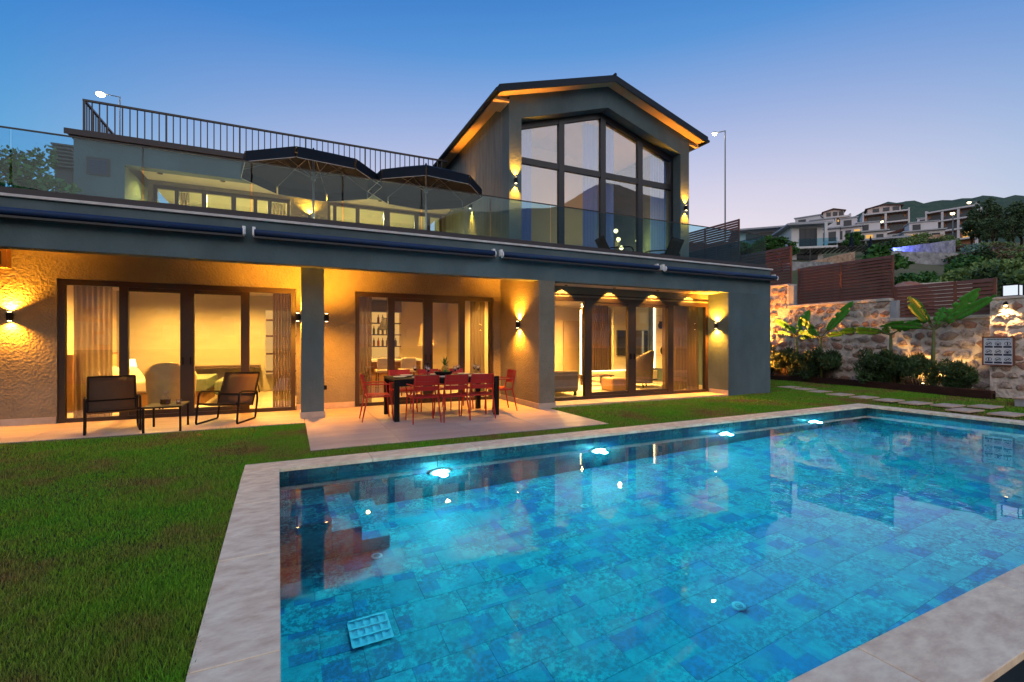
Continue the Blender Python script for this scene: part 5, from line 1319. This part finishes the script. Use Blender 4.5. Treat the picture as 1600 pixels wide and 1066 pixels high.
# retaining walls on the slope
def slope_wall(label, b0, b1, d0, d1, z0, ztop0, ztop1, m_, th_=.5, stones=None):
    t = thing('stone_retaining_wall', label, 'retaining wall', (0,0,0), 'retaining walls on the slope')
    a = Vector((*polar(b0, d0), 0)); b = Vector((*polar(b1, d1), 0)); dr = (b-a).normalized(); nn = Vector((-dr.y, dr.x, 0))*th_
    q = MB(); nseg = 14
    for i in range(nseg+1):
        p = a+(b-a)*i/nseg; zt_ = ztop0+(ztop1-ztop0)*i/nseg+random.uniform(-.05, .05)
        for (oo, zz) in ((Vector((0,0,0)), z0), (Vector((0,0,0)), zt_), (nn, zt_), (nn, z0)): q.v.append(tuple(p+oo+Vector((0,0,zz))))
    for i in range(nseg):
        for k in range(3): q.f.append([i*4+k, i*4+k+1, i*4+k+5, i*4+k+4])
    q.f += [[0,1,2,3], [nseg*4+3, nseg*4+2, nseg*4+1, nseg*4]]
    build(q, 'wall', m_, t, recenter=False)
    return t, a, b
slope_wall('grey rubble retaining wall in the middle of the slope', 63.9, 69.6, 50, 48, 7, 11.1, 10.4, 'grey_rubble')
tb_, a_, b_ = slope_wall('upper pale rubble wall washed with blue light', 63.9, 68.4, 56, 60, 9, 12.55, 14.4, 'grey_rubble')
slope_wall('tan rubble wall below the white villa', 57.6, 61.2, 50, 52, 6, 10.0, 11.4, 'tan_rubble')
slope_wall('low pale stone wall behind the middle fence', 55.5, 59.5, 44, 47, 5, 8.9, 9.4, 'grey_rubble')
slope_wall('short ochre wall in front of the right apartment block', 64.4, 67.6, 88, 88, 18, 20.6, 21.6, 'tan_rubble')
bl = thing('blue_floodlight', 'small blue floodlight at the foot of the upper rubble wall', 'floodlight', (*polar(64.3, 54.5), 10.8))
p_ = polar(64.6, 55.0); build(MB().lathe([(.12, 0), (.15, .12)], (p_[0], p_[1], 10.9), 10), 'lens', 'blue_led', bl)
spot('lamp', bl, (p_[0], p_[1], 11.6), (polar(65.4, 57.3)[0]-p_[0], polar(65.4, 57.3)[1]-p_[1], .75), 5200, (.08, .12, 1), 130, .8, .1)
rr_ = thing('rubble_heap', 'heap of red earth and rubble behind the lowest fence', 'rubble', (0,0,0))
def heap(u, v):
    b = 63.6+u*3.4; d = 21.5+v*3; return (*polar(b, d), 2.6+1.75*math.sin(math.pi*min(1, v*1.0+.05))**.6*(.55+.45*math.sin(math.pi*u)**.5)+.10*math.sin(u*47)*math.sin(v*31))
build(MB().grid(heap, 30, 10), 'earth', 'red_rubble', rr_, recenter=False)
tag(bx('low_wall', 0, .01, 0, .01, 0, .01, 'cap_stone'), 'x', 'x'); bpy.data.objects.remove(bpy.data.objects['low_wall'])
t = thing('low_stone_wall', 'low pale wall between the bushes behind the lowest fence', 'wall', (0,0,0))
bx('wall', -1.0, 1.1, 0, .4, -1, .30, 'cap_stone', t); bx('cap', -1.05, 1.15, -.05, .45, .301, .38, 'cap_stone', t); place(t, (*polar(67.6, 24.5), 4.15), R(-60))

# ------------------------------------------------------------------ trees and bushes
def tree_proto(seed, h, w, n, size, material, trunk_h, cl=14, aspect=.4, name='tree'):
    g_ = np.random.default_rng(seed); t = thing(name, 'x', 'tree', (0,0,0)); cs = []; tr = MB()
    for i in range(cl):
        a = g_.uniform(0, 6.28); r_ = (g_.uniform(.05, 1)**.6)*w*.72; zz = trunk_h+(h-trunk_h)*g_.uniform(.12, .9)
        k = 1-.55*abs((zz-trunk_h)/(h-trunk_h)-.42)
        cs.append(((r_*k*math.cos(a), r_*k*math.sin(a), zz), (w*g_.uniform(.22, .38), w*g_.uniform(.22, .38), (h-trunk_h)*g_.uniform(.10, .17))))
    cs.append(((0, 0, h*.9), (w*.2, w*.2, h*.1)))
    fast_build(leaf_cloud(MB(), cs, n, size, g_, aspect), 'crown', material, t)
    tr.tube([(0,0,-.6), (.03*h, 0, trunk_h*.6), (0,.02*h, trunk_h*1.2), (0,0,h*.75)], [.035*h, .028*h, .02*h, .006*h], 7)
    for i in range(6):
        c = cs[i][0]; tr.tube([(0,0,trunk_h*.9), (c[0]*.5, c[1]*.5, (trunk_h+c[2])*.5), c], [.016*h, .011*h, .004*h], 5)
    build(tr, 'trunk', 'bark', t, recenter=False, smooth=True)
    return t
dk_ = [tree_proto(40+i, 1.0, .42, 2200, .055, 'leaf_dark', .12, name='evergreen_tree') for i in range(3)]
trees = [(69.9, 88, 20, 9.2, 'dark evergreen right of the street lamp'), (70.4, 92, 21, 8.0, 'second dark evergreen of the group at the right'), (71.0, 90, 20.5, 8.5, 'third dark evergreen of the group at the right'),
         (71.6, 86, 19.6, 8.0, 'fourth dark evergreen of the group at the right'), (72.3, 88, 20, 8.8, 'dark evergreen at the right edge of the view'), (69.4, 93, 21, 7.6, 'dark evergreen partly behind the street lamp'), (72.9, 84, 19.2, 8.0, 'dark evergreen just beyond the right edge'),
         (70.7, 82, 18.4, 5.4, 'lower dark evergreen before the group'), (71.9, 80, 18, 5.6, 'lower dark evergreen near the right edge')]
for i, (b, d, z, h, lab) in enumerate(trees):
    o = dk_[i] if i < 3 else copy_tree(dk_[i % 3]); place(o, (*polar(b, d), z), i*1.3, h*.84); tag(o, lab, 'tree', 'dark evergreens on the hill')
def bush_proto(seed, n, size, material, name='bush'):
    g_ = np.random.default_rng(seed); t = thing(name, 'x', 'bush', (0,0,0)); cs = []
    for i in range(9):
        a = g_.uniform(0, 6.28); r_ = g_.uniform(0, .7); cs.append(((r_*math.cos(a), r_*math.sin(a), g_.uniform(.2, .75)), (g_.uniform(.28, .45), g_.uniform(.28, .45), g_.uniform(.16, .28))))
    fast_build(leaf_cloud(MB(), cs, n, size, g_, .35), 'foliage', material, t)
    sm = MB()
    for i in range(5): c = cs[i][0]; sm.tube([(0,0,-.2), (c[0]*.6, c[1]*.6, c[2]*.5), c], [.03, .02, .008], 5)
    build(sm, 'stem', 'bark', t, recenter=False); return t
bp_ = {'pale': [bush_proto(60+i, 1900, .12, 'leaf_pale') for i in range(2)], 'dark': [bush_proto(70+i, 1900, .12, 'leaf_shrub') for i in range(2)], 'dry': [bush_proto(80+i, 1500, .10, 'leaf_dry') for i in range(2)], 'green': [bush_proto(90+i, 1900, .13, 'leaf_garden') for i in range(2)]}
cnt = {k: 0 for k in bp_}
def bush(kind, b, d, s_, lab, z=None, sz=1.0):
    k = cnt[kind]; cnt[kind] += 1; o = bp_[kind][k] if k < 2 else copy_tree(bp_[kind][k % 2])
    place(o, (*polar(b, d), (hill_z(b, d) if z is None else z)-.15), k*1.7, s_); o.scale = (s_, s_, s_*sz); tag(o, lab, 'bush', f'{kind} bushes on the slope')
adj = ['dense', 'rounded', 'spreading', 'tufted', 'low', 'broad', 'ragged', 'full', 'compact', 'loose']
# near belt behind the lowest fence
near = [(64.3, 27, 1.5, 'green', 'bright bush just right of the middle fence'), (65.2, 29, 1.7, 'green', 'bright leafy bush above the red rubble heap'), (66.2, 30, 1.6, 'dark', 'dark bush right of the red rubble heap'), (67.1, 31, 1.8, 'green', 'green bush above the low pale wall'),
        (68.2, 30, 2.0, 'pale', 'pale bush above the lowest fence, left'), (69.2, 29, 2.1, 'pale', 'pale bush above the lowest fence, middle'), (70.2, 28, 2.1, 'dark', 'dark bush above the lowest fence, right'), (71.1, 26, 2.0, 'dark', 'dark bush left of the square lantern'),
        (72.0, 25, 2.1, 'dark', 'dark bush behind the square lantern'), (72.8, 26, 2.2, 'pale', 'pale bush at the right edge behind the pier'), (68.8, 25, 1.3, 'dark', 'small dark bush right over the lowest fence'), (70.5, 33, 2.3, 'pale', 'second row pale bush on the right slope'), (71.6, 34, 2.3, 'pale', 'second row pale bush nearer the right edge'), (69.6, 36, 2.2, 'green', 'second row green bush below the dry scrub')]
for (b, d, s_, k, lab) in near: bush(k, b, d, s_, lab)
# scrub on the right slope
sr = random.Random(9); q = 0
where = ['beside the grey rubble wall', 'under the dark evergreens', 'in the middle of the right slope', 'at the right edge of the slope', 'below the ochre wall', 'left of the street lamp']
for i in range(16):
    b = 68.6+(i % 6)*.75+sr.uniform(-.2, .2); d = 48+(i//6)*11+sr.uniform(-3, 3); k = ('dry', 'dark', 'dry', 'pale')[i % 4]
    bush(k, b, d, sr.uniform(1.8, 2.7), f'{("lowest", "middle", "upper")[i//6]} row {adj[i % 6]} {k} scrub bush {where[i % 6]}', sz=.8)
for i, (b, d) in enumerate(((63.4, 68), (64.2, 72), (65.0, 70), (66.0, 74), (67.0, 72), (65.6, 84), (66.8, 90), (64.6, 92), (67.8, 84), (62.6, 62))):
    bush(('dark', 'dark', 'pale')[i % 3], b, d, 2.2+.2*(i % 3), f'{adj[i]} {("dark", "dark", "pale")[i % 3]} bush above the blue lit wall, number {i+1} along'.replace(f', number {i+1} along', (' left', ' centre left', ' centre', ' centre right', ' right', ', upper row centre', ', upper row right', ', upper row left', ', far right', ', far left')[i]))
gt = [tree_proto(100+i, 1.0, .5, 2600, .07, 'leaf_garden', .2, name='garden_tree') for i in range(2)]
for i, (b, d, z, h, lab) in enumerate(((53.2, 44, 8.3, 2.9, 'green garden tree before the left villa'), (55.0, 45, 8.5, 2.9, 'green garden tree between the two villas'), (63.55, 27.5, 3.9, 3.1, 'young green tree behind the middle fence'), (61.0, 76, 15.5, 3.6, 'small green tree on the villa terrace'), (51.2, 46, 8.2, 3.0, 'green garden tree behind the balcony end glass'))):
    o = gt[i] if i < 2 else copy_tree(gt[i % 2]); place(o, (*polar(b, d), z), i*2.1, h); tag(o, lab, 'tree', 'garden trees on the slope')

# ================================================================== grass
def zone_pts(n, x0, x1, y0, y1, keep=None):
    p = np.stack([nprng.uniform(x0, x1, n), nprng.uniform(y0, y1, n)], 1)
    return p if keep is None else p[keep(p)]
def dens(p):      # thinner far from the terrace, where a blade is smaller than can be told apart
    d2 = (p**2).sum(1); return nprng.uniform(0, 1, len(p)) < np.clip(12.0/(d2+.5), .14, 1)
def pool_side(p): # local pool coordinates
    q = p-np.array(P0); return q@np.array([PX, PY]), q@np.array([-PY, PX])
Z_ = []
A = zone_pts(1300000, -7.5, -.30, .6, 9.05); lx, ly = pool_side(A); A = A[(lx < -CW+nprng.uniform(-.02, .018, len(A)))]; Z_.append(A[dens(A)])
A = zone_pts(30000, -.5, .25, 5.9, 9.05); lx, ly = pool_side(A); A = A[(ly > PWID+CW-nprng.uniform(-.02, .015, len(A)))]; Z_.append(A)
A = zone_pts(26000, .25, 5.0, 6.0, 6.665); lx, ly = pool_side(A); A = A[(ly > PWID+CW-nprng.uniform(-.02, .015, len(A)))]; Z_.append(A)
A = zone_pts(120000, 4.985, 16.0, 6.1, 8.70); lx, ly = pool_side(A); A = A[(ly > PWID+CW-nprng.uniform(-.02, .015, len(A)))]; Z_.append(A)
A = zone_pts(90000, 11.7, 16.2, -1, 12.4); lx, ly = pool_side(A); A = A[(lx > PLEN+CW+.002) & ((A[:,0] > 11.95) | (A[:,1] < 8.7))]; Z_.append(A)
Pg = np.concatenate(Z_)
for (x, y, lab) in slabs: Pg = Pg[~((abs(Pg[:,0]-x) < .30) & (abs(Pg[:,1]-y) < .19))]
Pg = Pg[~((Pg[:,0] > 14.55) & (Pg[:,1] < 4.8) & (Pg[:,1] > 3.15))]
Ng = len(Pg); print('blades', Ng); dist = np.sqrt((Pg**2).sum(1))
zb = np.where((Pg[:,0] > 5.0) & (Pg[:,1] > 6.4) & (Pg[:,0] < 16.2), np.clip((Pg[:,1]-6.4)/2.3, 0, 1)*.03, 0)-.03
patch = np.sin(Pg[:,0]*2.3+np.sin(Pg[:,1]*1.7)*1.3)*np.sin(Pg[:,1]*2.1+Pg[:,0]*.8)
hgt = nprng.uniform(.016, .038, Ng)*(1+.30*patch)*np.where(nprng.uniform(0, 1, Ng) < .03, 1.5, 1)
wdt = nprng.uniform(.0011, .0024, Ng)*(1+.16*np.clip(dist-3, 0, 12))
ang = nprng.uniform(0, 2*np.pi, Ng); lean = nprng.uniform(.1, .8, Ng)*hgt; la = nprng.uniform(0, 2*np.pi, Ng)
sd = np.stack([np.cos(ang), np.sin(ang), np.zeros(Ng)], 1)*wdt[:,None]; base = np.concatenate([Pg, zb[:,None]], 1)
ld = np.stack([np.cos(la)*lean, np.sin(la)*lean, np.zeros(Ng)], 1)
mid = base+ld*.35+np.array([0,0,1])*hgt[:,None]*.6; tip = base+ld+np.array([0,0,1])*hgt[:,None]
V = np.stack([base-sd, base+sd, mid+sd*.7, mid-sd*.7, tip], 1).reshape(-1, 3)
me = bpy.data.meshes.new('grass'); me.vertices.add(Ng*5); me.vertices.foreach_set('co', V.ravel().astype(np.float32))
i5 = np.arange(Ng)*5
me.loops.add(Ng*7); me.polygons.add(Ng*2)
idx = np.stack([i5, i5+1, i5+2, i5+3, i5+3, i5+2, i5+4], 1).ravel().astype(np.int32); me.loops.foreach_set('vertex_index', idx)
st_ = np.stack([np.arange(Ng)*7, np.arange(Ng)*7+4], 1).ravel().astype(np.int32); me.polygons.foreach_set('loop_start', st_)
me.update(calc_edges=True); me.validate()
ca = me.color_attributes.new('shade', 'FLOAT_COLOR', 'POINT')
tone = np.repeat(nprng.uniform(.55, 1.35, (Ng, 1))*np.stack([nprng.uniform(.9, 1.3, Ng), np.ones(Ng), nprng.uniform(.7, 1.1, Ng)], 1), 5, axis=0)
ca.data.foreach_set('color', np.concatenate([tone, np.ones((Ng*5, 1))], 1).ravel().astype(np.float32))
me.materials.append(MATS['grass']); go = bpy.data.objects.new('grass', me); COL.objects.link(go)
tag(go, 'short green lawn grass with dry brown patches around the pool', 'grass', kind='stuff')
lv = build(MB().grid(lambda u, v: ((u-.5)*.06+.01*math.sin(v*3), (v-.5)*.05, .01*math.sin(u*5)), 3, 3), 'fallen_leaf', 'fruit_red'); lv.location = (-1.2, 8.2, .04); tag(lv, 'small red fallen leaf on the lawn before the lounge chairs', 'leaf')
# lawn lies a little higher against the house on the right
rl = build(MB().prism([(6.4, -.04), (8.699, -.04), (8.699, -.002), (6.45, -.034)], 'x', 5.0, 11.9), 'lawn_rise', 'lawn_soil', recenter=False); tag(rl, kind='structure')
